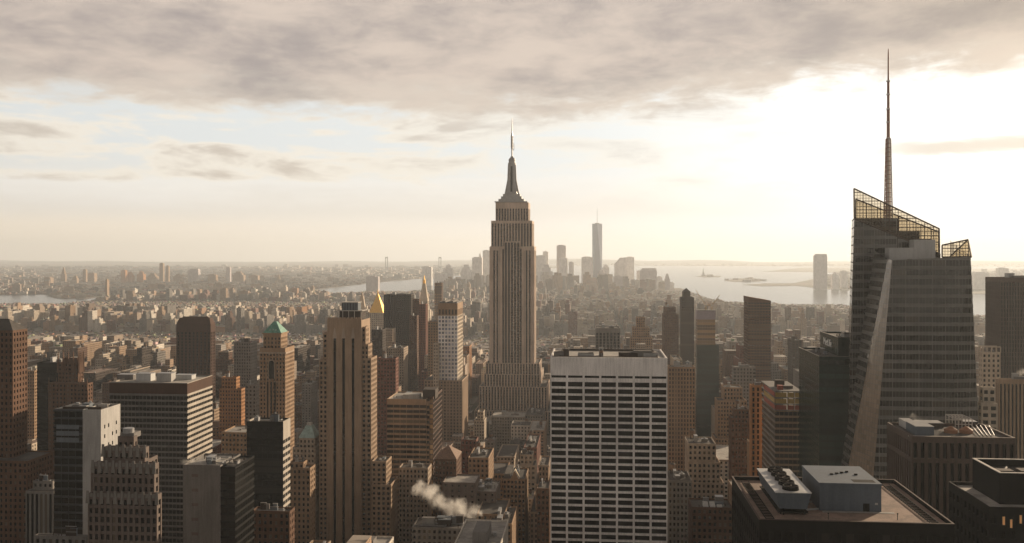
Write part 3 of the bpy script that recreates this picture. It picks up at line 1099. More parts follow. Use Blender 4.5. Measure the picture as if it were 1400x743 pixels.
def bank_tower():
    v = 505.0
    B = Bld('skyscraper', 'faceted glass skyscraper with sloping transparent crown and thin lattice spire', 'skyscraper')
    def P(px, py, vv):
        return (X(px, vv), vv, Z(py, px, vv))
    def G(px, vv):
        return (X(px, vv), vv, 0.0)
    vb = v + 34                                     # the taller rear wing
    # front wing corners
    T1, T0, Tb = P(1219.5, 356, v), P(1213.5, 354, v + 5), P(1196, 343, v + 31)
    T2, T3 = P(1327, 351, v), P(1330, 351, v + 40)
    T3 = (T2[0] + 1.0, v + 42, T2[2])
    B1, B0 = G(1166, v), G(1105, v + 45)
    B2 = G(1366, v)
    B3 = (B2[0] + 1, v + 55, 0)
    Bm = G(1236, v)
    Tm = P(1327, 356, v)
    B.grow(min(B1[0], B0[0]) - 2, B2[0] + 2, v, v + 95)
    HERO_RECTS.append((B1[0], B2[0], v, v + 60, T1[2]))
    HERO_RECTS.append((X(1167, vb), X(1284, vb), vb, vb + 40, Z(300, 1200, vb)))
    body = MB()
    zr = T1[2] - 1.5
    # solid body: polygons just behind the glazing
    def inset(p, d=0.0):
        return p
    front_main = [B1, Bm, T2, T1]
    front_tri = [Bm, B2, T2]
    # added right-hand facet, leaning back to shape an edge of reflection
    B2b = (B2[0] - 0.0, v + 9, 0.0)
    front_tri = [Bm, B2b, T2]
    chamfer = [B0, B1, T1, T0]
    leftf = [B0, T0, Tb]
    right = [B2b, B3, T3, T2]
    for q in (front_main, front_tri, right):
        body.poly(q, 'glass_curtain')
    body.poly([B0, B1, T1], 'glass_painted_reflection'); body.poly([B0, T1, T0], 'glass_painted_reflection')
    body.poly([B0, T0, Tb], 'glass_curtain')
    top = [T1, T2, T3, (Tb[0], v + 42, Tb[2]), Tb, T0]
    B.roof.poly([(p[0], p[1], zr - 1.0 + (0.0)) for p in top], 'tar_roof')
    # rear wing
    R0, R1 = P(1167.5, 258, vb), P(1284, 313, vb)
    Rl = P(1163.5, 262, vb + 34)
    rb0 = G(1150, vb); rb1 = G(1290, vb); rbl = G(1148, vb + 34)
    def on_front(px, py):
        return P(px, py, vb)
    # stepped solid part of the rear wing seen through its glass
    steps = [(1167.8, 1228, 298.5), (1228, 1257.5, 316), (1257.5, 1274, 327), (1274, 1286, 347)]
    for a, b, py in steps:
        A1, A2 = P(a, py, vb), P(b, py, vb)
        g0, g1 = (G(1152, vb) if a < 1170 else (A1[0], vb, 60.0)), (A2[0], vb, 60.0)
        if a < 1170:
            g0 = (g0[0], vb, 0.0)
            body.poly([(g0[0], vb, 0), (A2[0], vb, 0), A2, A1], 'glass_curtain')
        else:
            body.poly([g0, g1, A2, A1], 'glass_curtain')
        body.poly([A1, A2, (X(b - 1, vb + 34), vb + 34, A2[2]), (X(max(a, 1170) , vb + 34), vb + 34, A1[2])], 'curtain_spandrel')
        body.poly([A2, (X(b - 1, vb + 34), vb + 34, A2[2]), (X(b - 1, vb + 34), vb + 34, A2[2] - 25), (A2[0], vb, A2[2] - 25)], 'glass_curtain')
    sl = P(1167.8, 298.5, vb); slb = (rbl[0] + sl[0] - rb0[0], vb + 34, sl[2])
    body.poly([rbl, rb0, sl, slb], 'glass_painted_reflection')
    body.poly([(slb[0], vb + 34, 0), (X(1282, vb + 34), vb + 34, 0), (X(1282, vb + 34), vb + 34, Z(347, 1280, vb)), (slb[0], vb + 34, Z(316, 1180, vb))], 'curtain_spandrel')
    B.part('core', body)
    # curtain walls
    wins = []
    for nm, q, glass, band, bay, fl, pn in (('main', front_main, 'glass_curtain', 0.40, 6.9, 5.05, True), ('tri', front_tri, 'glass_curtain', 0.40, 6.9, 5.05, True),
                                          ('left', leftf, 'glass_curtain', 0.4, 6.0, 5.05, True), ('right', right, 'glass_curtain', .4, 8, 5.05, False)):
        sp, wn, mu, n = facet(B, q, fl, band, bay, glass, 'curtain_spandrel', pn)
        B.part('cladding', sp, kind='stuff')
        if pn and not mu.empty():
            B.part('mullion_grid', mu, kind='stuff')
        wins += [(w, glass) for w in wn]
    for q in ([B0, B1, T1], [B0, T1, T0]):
        sp, wn, mu, n = facet(B, q, 2.6, 0.10, 2.4, 'glass_painted_reflection', 'curtain_spandrel', True, out=.06, mull=.10, mullmat='dark_rib')
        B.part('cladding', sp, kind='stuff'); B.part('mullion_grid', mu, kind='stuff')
        wins += [(w, 'glass_painted_reflection') for w in wn]
    rear_poly = [rb0, (R1[0], vb, 0), (R1[0], vb, Z(345, 1280, vb)), (X(1228, vb), vb, Z(316, 1228, vb)), sl]
    sp, wn, mu, n = facet(B, [rb0, (X(1226, vb), vb, 0), (X(1226, vb), vb, sl[2]), sl], 5.05, .40, 6.2, 'glass_curtain', 'curtain_spandrel', True)
    B.part('cladding', sp, kind='stuff'); B.part('mullion_grid', mu, kind='stuff'); wins += [(w, 'glass_curtain') for w in wn]
    sp, wn, mu, n = facet(B, [(X(1228.3, vb), vb, 150), (X(1284, vb), vb, 150), (X(1284, vb), vb, Z(347, 1280, vb)), (X(1257, vb), vb, Z(327, 1257, vb)), (X(1228.3, vb), vb, Z(327, 1228, vb))], 5.05, .4, 6.2, 'glass_curtain', 'curtain_spandrel', True)
    B.part('cladding', sp, kind='stuff'); B.part('mullion_grid', mu, kind='stuff'); wins += [(w, 'glass_curtain') for w in wn]
    sp, wn, mu, n = facet(B, [rbl, rb0, sl, slb], 5.05, .14, 4, 'glass_painted_reflection', 'mullion_metal', True, out=.05)
    B.part('cladding', sp, kind='stuff'); B.part('mullion_grid', mu, kind='stuff'); wins += [(w, 'glass_painted_reflection') for w in wn]
    def area(w):
        c = sum((Vector(p) for p in w), Vector()) / 4
        q = project(*c)
        if q[1] > 660 or not (1150 < q[0] < 1350):
            return 0
        a, b = project(*w[0]), project(*w[1])
        return abs(b[0] - a[0]) * abs(w[2][2] - w[0][2]) * F / q[2]
    wins.sort(key=lambda t: -area(t[0]))
    for w, gm in wins[:100]:
        m = MB(); m.poly(w, gm); B.part('window', m)
    m = MB()
    for w, gm in wins[100:]:
        m.poly(w, gm)
    B.part('window', m, kind='stuff')
    # the open glass screens of the crown with their steel grid
    def lattice(q, nm, step=2.55, bold=3):
        m = MB()
        m.poly([tuple(p) for p in q], 'glass_screen')
        i = B.part('glass_screen', m)
        f = MB()
        q = [Vector(p) for p in q]
        zs = [p.z for p in q]
        z = min(zs); j = 0
        while z < max(zs):
            s_ = seg_at(q, z + 1e-3)
            if s_ and (s_[1] - s_[0]).length > .3:
                f.bar(s_[0], s_[1], .16 if j % bold == 0 else .08, 'dark_rib')
            z += step * .66; j += 1
        # verticals
        uvec = Vector((q[1].x - q[0].x, q[1].y - q[0].y, 0)); Lh = uvec.length; uvec.normalize()
        k = max(2, int(Lh / step * 1.6))
        for j in range(k + 1):
            t = Lh * j / k
            zz = []
            for a, b in zip(q, q[1:] + q[:1]):
                ta = (a - q[0]).dot(uvec); tb = (b - q[0]).dot(uvec)
                if abs(tb - ta) > 1e-4 and min(ta, tb) - 1e-3 <= t <= max(ta, tb) + 1e-3:
                    zz.append(a.z + (b.z - a.z) * (t - ta) / (tb - ta))
            if len(zz) >= 2 and max(zz) - min(zz) > .3:
                p = q[0] + uvec * t
                f.bar((p.x, p.y, min(zz)), (p.x, p.y, max(zz)), .16 if j % bold == 0 else .07, 'dark_rib')
        for a, b in zip(q, q[1:] + q[:1]):
            f.bar(a, b, .3, 'dark_rib')
        B.part('steel_grid', f, parent=i)
    w0, w1 = P(1168, 299, vb - .3), P(1284.5, 347, vb - .3)
    lattice([(w0[0], vb - .3, w0[2]), (w1[0], vb - .3, Z(347, 1284, vb)), R1, R0], 'a')
    dl = vb + 36
    xa, xb = X(1170, dl), X(1283.5, dl)
    lattice([(xa, dl, w0[2] - 10), (xb, dl, Z(347, 1284, vb)), (xb, dl, R1[2] - 1), (xa, dl, R0[2] - 4)], 'b', step=3.4)
    lattice([(R1[0], vb, Z(350, 1284, vb)), (xb, dl, Z(350, 1284, vb)), (xb, dl, R1[2] - 1), (R1[0], vb, R1[2])], 'c', step=3.4)
    vs = v + 30
    a, b, c2 = P(1288, 352, vs), P(1328, 352, vs), P(1323, 328, vs)
    lattice([a, b, P(1323.5, 328, vs), P(1288, 335.5, vs)], 'd')
    lattice([P(1328, 351, v + .4), (X(1328, v), vs, b[2]), (X(1323.5, vs), vs, c2[2])], 'e')
    # plant boxes on the front wing's roof
    zf = zr - .9
    for pl, pr, pt_, dv in ((1216, 1252, 339, 20), (1250, 1279, 328, 24)):
        m = MB()
        m.box(X(pl, v + dv), X(pr, v + dv), v + dv, v + dv + 8, zf, Z(pt_, pl, v + dv), 'unit_pale')
        B.part('plant_box', m)
    for i, (p, w) in enumerate(((1222, 5), (1231, 6), (1243, 4), (1262, 7), (1290, 6), (1305, 8))):
        m = MB()
        m.box(X(p, v + 8), X(p + w, v + 8), v + 8, v + 11, zf, zf + 1.6 + (i % 3) * .7, 'dark_rib')
        B.part('rooftop_unit', m)
    # spire
    vs = vb + 14
    cx, cy = X(1214.5, vs), vs
    kx = depth_of(1214.5, vs) / F
    z = lambda py: Z(py, 1214.5, vs)
    m = MB()
    hw0, hw1 = 4.6 * kx, 2.3 * kx
    zb, zt = z(325), z(190)
    n = 22
    for cxs, cys in ((-1, -1), (1, -1), (1, 1), (-1, 1)):
        m.bar((cx + cxs * hw0, cy + cys * hw0, zb), (cx + cxs * hw1, cy + cys * hw1, zt), .26, 'mast_red' if cxs < 0 else 'mast_white')
    ring = [(-1, -1), (1, -1), (1, 1), (-1, 1)]
    for j in range(n):
        t0, t1 = j / n, (j + 1) / n
        h0, h1 = hw0 + (hw1 - hw0) * t0, hw0 + (hw1 - hw0) * t1
        za, zc = zb + (zt - zb) * t0, zb + (zt - zb) * t1
        for q in range(4):
            a, b = ring[q], ring[(q + 1) % 4]
            m.bar((cx + a[0] * h0, cy + a[1] * h0, za), (cx + b[0] * h1, cy + b[1] * h1, zc), .12, 'mast_white')
            m.bar((cx + a[0] * h1, cy + a[1] * h1, zc), (cx + b[0] * h1, cy + b[1] * h1, zc), .12, 'mast_red')
    m.lathe(cx, cy, [(.9, zb), (.8, zt)], 'mast_white', 8)
    i = B.part('spire', m)
    m = MB()
    m.lathe(cx, cy, [(2.3 * kx, zt), (2.2 * kx, z(150)), (1.9 * kx, z(149)), (1.8 * kx, z(112)), (1.2 * kx, z(110)), (.95 * kx, z(75)), (.5 * kx, z(67))], 'mast_red', 8)
    for py in (190, 168, 150, 130, 112):
        m.lathe(cx, cy, [(2.9 * kx, z(py)), (2.9 * kx, z(py - 1.5))], 'mast_white', 8)
    B.part('spire_tip', m, parent=i)
    B.done()


bank_tower()

# ---- near right: the three dark roofs --------------------------------------------------
def front_roof():
    v = 230.0
    B = Bld('office_tower', 'dark tower with flat gravel roof carrying blue grey plant house and fan unit', 'office tower', min_area=14)
    x0, x1 = X(1038, v), X(1305, v)
    zt = Z(714, 1170, v)
    L = 44.0
    B.tier(x0, x1, v, v + L, 0, zt, style='punched', bay=3.0, fl=3.9, pier=.35, sp=.45, wall='black_steel', glass='glass_black', dep=.4, top=3.0, roof='gravel_roof')
    m = MB()                                             # thin coping along the roof edge
    for a, b, c, d in ((x0 - .1, x1 + .1, v - .1, v + .42), (x0 - .1, x1 + .1, v + L - .45, v + L + .1)):
        m.box(a, b, c, d, zt + .003, zt + .15, 'dark_rib')
    for a in (x0 - .1, x1 - .35):
        m.box(a, a + .45, v + .425, v + L - .455, zt + .003, zt + .15, 'dark_rib')
    B.part('coping', m)
    for a in (x0 + 2.2, x0 + 4.2, x1 - 4.6, x1 - 2.6):    # window-cleaning rails with sleepers
        m = MB()
        m.box(a, a + .16, v + 2, v + L - 3, zt - .7, zt - .5, 'black_steel')
        B.part('rail', m)
    m = MB()
    for i in range(26):
        y = v + 2.5 + i * (L - 6) / 26
        for a in (x0 + 2.2, x1 - 4.6):
            m.box(a, a + 2.16, y, y + .14, zt - .93, zt - .71, 'black_steel')
    B.part('sleeper', m)
    zr = zt - .95
    # plant house
    bx0, bx1, by0, by1 = X(1120.5, 243), X(1205, 243), 243.0, 262.5
    zb = Z(661, 1160, 243)
    m = MB()
    m.box(bx0, bx1, by0, by1, zr, zb - .5, 'unit_blue')
    m.box(bx0 - .15, bx1 + .15, by0 - .15, by1 + .15, zb - .497, zb, 'unit_blue')
    i = B.part('plant_house', m)
    m = MB(); m.box(bx1 - 4.6, bx1 - 3.0, by0 - .06, by0 + .1, zr, zr + 2.1, 'black_steel'); B.part('door', m, parent=i)
    m = MB(); m.box(bx1 - 6.6, bx1 - 1.0, by0 + 1.2, by0 + 4.2, zb - .2, zb + .02, 'black_steel'); B.part('roof_hatch', m, parent=i)
    m = MB(); m.box(bx1 - 1.6, bx1 - .9, by0 - .05, by0 + .1, zr + 1.8, zr + 2.3, 'pale_panel'); B.part('vent', m, parent=i)
    for k in range(5):
        m = MB(); xx, yy = bx0 + 5 + 1.6 * k, by0 + 9 + (k * 5 % 4)
        m.box(xx, xx + .8, yy, yy + .5, zb + .003, zb + .35, 'black_steel'); B.part('vent', m, parent=i)
    m = MB(); m.box(bx0 + .5, bx1 + 3.0, by0 - 1.6, by0 - .3, zr + .01, zr + .07, 'pale_roof'); B.part('walkway', m)
    # fan unit on legs, sides leaning outwards
    cx0, cx1, cy0, cy1 = X(1066, 238), X(1104, 238), 238.5, 264.0
    z0, z1 = zr + 1.5, Z(675, 1085, 238)
    m = MB()
    m.frustum(cx0, cx1, cy0, cy1, z0, cx0 - 1.0, cx1 + 1.0, cy0 - .3, cy1 + .3, z1, 'unit_blue')
    m.box(cx0 - 1.1, cx1 + 1.1, cy0 - .4, cy1 + .4, z1 + .003, z1 + .2, 'unit_pale')
    i = B.part('cooling_unit', m)
    for k in range(5):
        yy = cy0 + 3.0 + k * 4.9
        m = MB()
        m.lathe((cx0 + cx1) / 2, yy, [(2.15, z1 + .21), (2.0, z1 + 1.2), (1.75, z1 + 1.2), (1.75, z1 + .7)], 'black_steel', 20)
        f = B.part('fan_shroud', m, parent=i)
        m = MB()
        for a in range(5):
            an = a * 2 * math.pi / 5 + k
            m.bar(((cx0 + cx1) / 2, yy, z1 + .95), ((cx0 + cx1) / 2 + 1.6 * math.cos(an), yy + 1.6 * math.sin(an), z1 + .9), .14, 'dark_brick')
        B.part('fan', m, parent=i)
    m = MB()
    for k in range(6):
        for xx in (cx0 + .4, cx1 - .4):
            yy = cy0 + .5 + k * (cy1 - cy0 - 1) / 5
            m.bar((xx, yy, zr), (xx, yy, z0 - .005), .16, 'black_steel')
    m.box(cx0 - .3, cx1 + .3, cy0 - .2, cy1 + .2, zr + .5, zr + .75, 'black_steel')
    B.part('support_frame', m, parent=i)
    for k in range(3):
        m = MB()
        m.bar((cx1 + .6, cy0 + 4 + k * 7, zr + .25), (bx0 - .2, cy0 + 5 + k * 7, zr + .25), .18, 'metal_grey')
        B.part('pipe', m)
    for xx, yy in ((x0 + 7.5, v + 8), (x1 - 11.5, v + 6), (x0 + 18.0, v + 5), (bx1 - 3, by1 + 5)):
        m = MB(); m.lathe(xx, yy, [(.09, zr), (.09, zr + 1.4), (.2, zr + 1.42), (.2, zr + 1.7)], 'black_steel', 8); B.part('vent_pipe', m)
    B.done()


front_roof()


def rib_box():
    v = 330.0
    B = Bld('office_tower', 'square dark block with closely spaced brown vertical ribs before the faceted glass skyscraper', 'office tower', min_area=10)
    x0, x1 = X(1246.5, v), X(1389, v)
    zt = Z(598, 1318, v)
    L = side_len(1246.5, 1212.5, v)
    sd = dict(bay=2.45)
    zm = Z(628, 1318, v)
    k = dict(style='vert', bay=2.45, fl=4.2, pier=.46, sp=.0, wall='dark_rib', glass='glass_black', dep=.8)
    B.tier(x0, x1, v, v + L, zm + .003, zt, top=2.2, **k)
    B.tier(x0 + .002, x1 - .002, v + .002, v + L - .002, 0, zm, top=1.6, **k)
    zr = zt - .95
    def unit(name, pl, pr, dv, d, h, mat, z_=0):
        m = MB()
        a, b = X(pl, v + dv), X(pr, v + dv)
        m.box(a, b, v + dv, v + dv + d, zr + z_, zr + z_ + h, mat)
        m.box(a - .1, b + .1, v + dv - .1, v + dv + d + .1, zr + z_ + h + .003, zr + z_ + h + .2, 'metal_grey')
        return B.part(name, m)
    unit('rooftop_unit', 1252, 1277, 6, 10, 3.2, 'unit_blue')
    unit('rooftop_unit', 1240, 1254, 17, 9, 2.6, 'unit_pale')
    unit('rooftop_unit', 1256, 1290, 22, 6, 1.6, 'dark_brick')
    unit('rooftop_unit', 1318, 1336, 24, 6, 2.0, 'dark_brick')
    for p in (1300, 1321):
        m = MB(); xx, yy = X(p, v + 13), v + 13
        m.lathe(xx, yy, [(2.3, zr), (2.3, zr + 1.2), (.3, zr + 2.4)], 'copper_cone', 14)
        B.part('cooling_cone', m)
    m = MB()
    a, b = X(1303, v + 20), X(1326, v + 20)
    for xx in np.linspace(a, b, 6):
        for yy in (v + 18, v + 27):
            m.bar((xx, yy, zr), (xx, yy, zr + 4.2), .12, 'pale_metal')
    for yy in (v + 18, v + 27):
        for zz in (2.2, 4.2):
            m.bar((a, yy, zr + zz), (b, yy, zr + zz), .12, 'pale_metal')
    for xx in np.linspace(a, b, 6):
        m.bar((xx, v + 18, zr + 4.2), (xx, v + 27, zr + 4.2), .1, 'pale_metal')
    B.part('steel_frame', m)
    for k_ in range(5):
        m = MB()
        m.bar((X(1336 + k_ * 5, v + 8), v + 6, zr + .6), (X(1328 + k_ * 6, v + 24), v + 24, zr + .9), .11, 'metal_grey')
        B.part('pipe', m)
    m = MB(); m.box(X(1242, v + 3), X(1300, v + 3), v + 3, v + 3.3, zr + .3, zr + .6, 'pale_metal'); B.part('pipe', m)
    B.done()


rib_box()


def corner_dark():
    v = 250.0
    B = Bld('office_tower', 'black tower cut by the right edge with open topped penthouse', 'office tower')
    x0, x1 = X(1352, v), X(1460, v)
    zt = Z(694, 1380, v)
    L = side_len(1352, 1297, v)
    B.tier(x0, x1, v, v + L, 0, zt, style='punched', bay=2.6, fl=3.9, pier=.55, sp=.5, wall='black_steel', glass='glass_black', dep=.4, top=2.5, roof='pale_roof')
    # penthouse: parapet walls round an open deck
    a, b = X(1368, v + 6), X(1460, v + 6)
    y0, y1 = v + 6.5, v + L - 3
    z0, z1 = zt - .95, zt + 7.5
    m = MB()
    m.box(a, b, y0, y0 + .6, z0, z1, 'black_steel'); m.box(a, b, y1 - .6, y1, z0, z1, 'black_steel')
    m.box(a, a + .6, y0 + .605, y1 - .605, z0, z1, 'black_steel'); m.box(b - .6, b, y0 + .605, y1 - .605, z0, z1, 'black_steel')
    i = B.part('penthouse', m)
    m = MB(); m.box(a + .61, b - .61, y0 + .61, y1 - .61, z1 - 2.2, z1 - 2.0, 'tar_roof'); B.part('deck', m, parent=i)
    m = MB()
    for q in ((a - .1, b, y0 - .1, y0 + .7), (a - .1, b, y1 - .7, y1 + .1)):
        m.box(*q, z1 + .003, z1 + .16, 'pale_metal')
    m.box(a - .1, a + .7, y0 + .705, y1 - .705, z1 + .003, z1 + .16, 'pale_metal')
    B.part('coping', m, parent=i)
    for k in range(3):
        m = MB(); m.box(a + 2 + k * 6, a + 6 + k * 6, y0 + 5, y0 + 8 + k, z1 - 1.99, z1 - .5, 'dark_brick'); B.part('rooftop_unit', m)
    m = MB(); m.bar((a + 1, y0 + 2, z1 - 1.3), (a + 7, y0 + 12, z1 - 1.0), .2, 'pale_metal'); B.part('pipe', m)
    for p in ((1371, 718), (1381, 722), (1394, 716)):
        w = MB(); xx = X(p[0], v); zz = Z(p[1], p[0], v)
        w.box(xx, xx + .55, v - .03, v + .2, zz, zz + 2.2, 'lit_window'); B.part('lit_window', w)
    B.done()


corner_dark()


def signed_tower():
    v = 545.0
    B = Bld('office_tower', 'green black glass tower with white company name on its raised side', 'office tower', min_area=10)
    k = dict(style='horiz', bay=4.5, fl=4.0, pier=.06, sp=.30, wall='green_black', glass='glass_green', dep=.22, top=2.0)
    L = side_len(1120, 1092, v)
    x0, x1, z1 = B.pt(1120, 1176, 488, v, L, **k)
    L2 = side_len(1146, 1121, v + 12)
    a0, a1, zz = B.pt(1146, 1188, 462, v + 12, L2, z0=z1 - 1, **k)
    m = MB()
    for q in ((x0, x1, v, z1, L), (a0, a1, v + 12, zz, L2)):
        m.box(q[0] - .06, q[1], q[2] - .06, q[2] + .35, q[3] + .004, q[3] + .3, 'concrete')
        m.box(q[0] - .06, q[0] + .35, q[2] + .36, q[2] + q[4], q[3] + .004, q[3] + .3, 'pale_metal')
    B.part('coping', m)
    # lettering on the raised side wall
    cu = bpy.data.curves.new('lettering', 'FONT')
    cu.body = 'MetLife'
    cu.extrude = .12
    cu.size = 6.4
    cu.align_x = 'CENTER'; cu.align_y = 'CENTER'
    to = bpy.data.objects.new('lettering', cu)
    COL.objects.link(to)
    bpy.context.view_layer.update()
    me = bpy.data.meshes.new_from_object(to.evaluated_get(bpy.context.evaluated_depsgraph_get()))
    bpy.data.objects.remove(to)
    me.materials.clear(); me.materials.append(MATS['sign_white'])
    B.clutter(x0 + 4, a0 - 3, v + 14, v + 40, z1, 4, 5, 2.0)
    B.clutter(a0 + 3, a1 - 3, v + 18, v + 45, zz, 4, 6, 2.2)
    root = B.done()
    o = link('lettering', me, root)
    yc = v + 12 + L2 * .55
    o.location = (a0 - .25 - root.location.x, yc - root.location.y, Z(468.5, 1133, yc))
    o.rotation_euler = (math.pi / 2, 0, -math.pi / 2)


signed_tower()

# ---- one call for the plainer towers ------------------------------------------------------
def simple(name, label, cat, tiers, unit=None, tank=None, seed=1, foot=True, min_area=11, **kw):
    """tiers: (left, right, far edge of the visible side or length in metres, top, distance, overrides)"""
    B = Bld(name, label, cat, min_area=min_area)
    last = None
    for t in tiers:
        pl, pr, far, top, v = t[:5]
        o = t[5] if len(t) > 5 else {}
        if isinstance(far, str):
            L = float(far)
        else:
            edge = pr if far >= pr else pl
            L = min(side_len(edge, far, v), 75.0)
        x0, x1, z1 = B.pt(pl, pr, top, v, L, **{**kw, **o})
        last = (x0, x1, v, v + L, z1)
    if unit:
        x0, x1, y0, y1, z1 = last
        B.clutter(x0 + 1, x1 - 1, y0 + 1.5, y1 - 1.5, z1, unit, seed)
    if tank:
        x0, x1, y0, y1, z1 = last
        r = random.Random(seed)
        for _ in range(tank):
            B.tank(r.uniform(x0 + 3, x1 - 3), r.uniform(y0 + 3, y1 - 3), z1, 1.9, 3.4, 2.5)
    return B, last


PB = dict(style='punched')
# left foreground
B, q = simple('office_tower', 'broad brown brick tower cut by the left edge with hipped dark roof', 'office tower',
              [(-40, 37, '30', 630, 540), (-30, 17.5, 37.5, 452, 552)], style='punched', bay=3.1, fl=3.7, pier=.5, sp=.45, wall='brown_brick')
m = MB(); m.frustum(q[0], q[1], q[2], q[3], q[4] + .01, q[0] + 8, q[1] - 8, q[2] + 8, q[3] - 8, q[4] + 7, 'tar_roof'); B.part('hip_roof', m)
B.done()
B, q = simple('office_tower', 'slim black glass slab behind the brown brick tower at the left edge', 'office tower',
              [(50.5, 80, '30', 496, 800)], unit=2, style='horiz', bay=3, fl=3.8, pier=.08, sp=.3, wall='black_steel', glass='glass_black', dep=.2)
B.done()
B, q = simple('apartment_tower', 'thin sunlit tan tower between the brown brick tower and black slab', 'tower',
              [(37, 47, 51.5, 507, 980)], unit=1, wall='tan_brick', style='punched')
B.done()


def gothic():
    v = 770.0
    B, q = simple('office_tower', 'dark gothic brick tower crowned by a ring of pointed buttresses', 'office tower',
                  [(66, 120, 127, 524, v), (79.5, 107, 114, 496, v + 8)], style='vert', bay=3.4, fl=3.7, pier=.5, sp=.5, wall='brown_brick', dep=.6)
    x0, x1, y0, y1, z1 = q
    m = MB()
    n = 5
    for i in range(n):
        for (xx, yy) in ((x0 + (x1 - x0) * i / (n - 1), y0), (x0 + (x1 - x0) * i / (n - 1), y1), (x1, y0 + (y1 - y0) * i / (n - 1))):
            m.frustum(xx - .9, xx + .9, yy - .9, yy + .9, z1 - 9, xx - .15, xx + .15, yy - .15, yy + .15, z1 + 9.5, 'brown_brick')
    B.part('buttress', m)
    m = MB(); m.box(x0 + 3, x1 - 3, y0 + 3, y1 - 3, z1 - .9, z1 + 4, 'brown_brick'); B.part('crown_block', m)
    x0, x1 = X(66, v), X(120, v)
    z = Z(524, 90, v)
    m = MB()
    for xx in np.linspace(x0 + .6, x1 - .6, 6):
        if x0 + 9 < xx < x1 - 9:
            continue
        m.frustum(xx - .7, xx + .7, v - .7, v + .7, z - 6, xx - .1, xx + .1, v - .1, v + .1, z + 5, 'brown_brick')
    B.part('pinnacle', m)
    B.done()


gothic()


def white_side():
    v = 430.0
    L = side_len(138, 164.5, v)
    B = Bld('office_tower', 'blue black glass tower with bare white wall lit on its right', 'office tower', min_area=14)
    x0, xm, x1 = X(74, v), X(113, v), X(138, v)
    zt = Z(560, 106, v)
    B.tier(x0, xm, v, v + L, 0, zt, style='horiz', bay=4, fl=3.9, pier=.06, sp=.25, wall='blueprint_panel', glass='glass_black', dep=.2, top=1.0, faces='fl', roof='tar_roof')
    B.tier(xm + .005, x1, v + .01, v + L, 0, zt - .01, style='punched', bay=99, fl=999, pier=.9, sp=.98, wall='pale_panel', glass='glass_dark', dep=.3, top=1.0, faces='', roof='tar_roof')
    for i, (a, b) in enumerate(((602, 608.5), (593, 599.5), (584, 591))):   # three pale louvre panels on the glass
        m = MB(); m.box(X(77, v), X(108, v), v - .05, v - .005, Z(a + 3, 90, v), Z(b - 10, 90, v), 'blue_grey_metal')
        B.part('louvre_panel', m)
    m = MB()
    m.box(x0 + 2, x1 - 2, v + 4, v + 4.4, zt - .9, zt + .6, 'dark_brick'); m.box(x0 + 4, x1 - 4, v + L - 5, v + L - 4.6, zt - .9, zt + .5, 'pale_metal')
    B.part('roof_screen', m)
    for j in range(3):                                                     # few small openings in the lit wall
        for i in range(4):
            if (i + j) % 3 == 2:
                continue
            m = MB(); yy = v + L * (.16 + .2 * i); zz = Z(583 + j * 13, 150, v + L / 2)
            m.box(x1 - .1, x1 + .012, yy, yy + 1.1, zz, zz + 1.9, 'glass_dark'); B.part('window', m)
    B.clutter(x0 + 2, x1 - 2, v + 3, v + L - 2, zt, 4, 11, 1.4)
    B.done()


white_side()


def deco_front():
    v = 355.0
    B = Bld('office_tower', 'grey stepped art deco tower with scalloped parapets in the left foreground', 'office tower', min_area=14)
    k = dict(style='vert', bay=2.4, fl=3.6, pier=.40, sp=.36, wall='taupe_stone', glass='glass_dark', dep=.6, top=2.4)
    for pl, pr, py, dv, L in ((120, 214.5, 676, 0, 4.2), (127, 211, 634, 4.4, 4.0), (141, 198, 612, 8.6, 3.6), (161, 183, 597, 12.4, 3.0)):
        kk = dict(k)
        if pl > 125:
            kk['style'] = 'punched'; kk['pier'] = .5
        x0, x1, z1 = B.pt(pl, pr, py, v + dv, L, **kk)
        m = MB()
        n = max(2, int(round((x1 - x0) / 3.0)))
        bw = (x1 - x0) / n
        if pl < 160:
            for i in range(n + 1):                     # rounded buttress caps standing above the parapet
                xx = x0 + i * bw
                m.hexa([(xx - .8, v + dv - .35, z1 - 4), (xx + .8, v + dv - .35, z1 - 4), (xx + .8, v + dv - .01, z1 - 4), (xx - .8, v + dv - .01, z1 - 4),
                        (xx - .5, v + dv - .25, z1 + 1.2), (xx + .5, v + dv - .25, z1 + 1.2), (xx + .5, v + dv - .01, z1 + 1.2), (xx - .5, v + dv - .01, z1 + 1.2)], 'grey_stone')
            ny = max(1, int(L / 3.4))
            for i in range(1, ny):
                yy = v + dv + i * L / ny
                m.box(x1 + .01, x1 + .35, yy - .7, yy + .7, z1 - 4, z1 + 1.1, 'grey_stone')
            for i in range(n):
                xx = x0 + (i + .5) * bw
                m.box(xx - .55, xx + .55, v + dv - .12, v + dv - .01, z1 - 1.4, z1 + .3, 'grey_stone')
            B.part('parapet', m)
        last = (x0, x1, v + dv, v + dv + L, z1)
    B.pt(124, 176, 640, v + 15.6, 26, wall='taupe_stone')
    m = MB(); m.box(last[0] + .5, last[1] - .5, last[2] + 1, last[3] + 4, last[4] - .9, last[4] + 1.2, 'concrete')
    m.lathe((last[0] + last[1]) / 2, (last[2] + last[3]) / 2 + .8, [(2.3, last[4] + 1.2), (2.3, last[4] + 3.0), (2.0, last[4] + 3.2)], 'metal_grey', 16)
    B.part('plant_house', m)
    B.done()


deco_front()

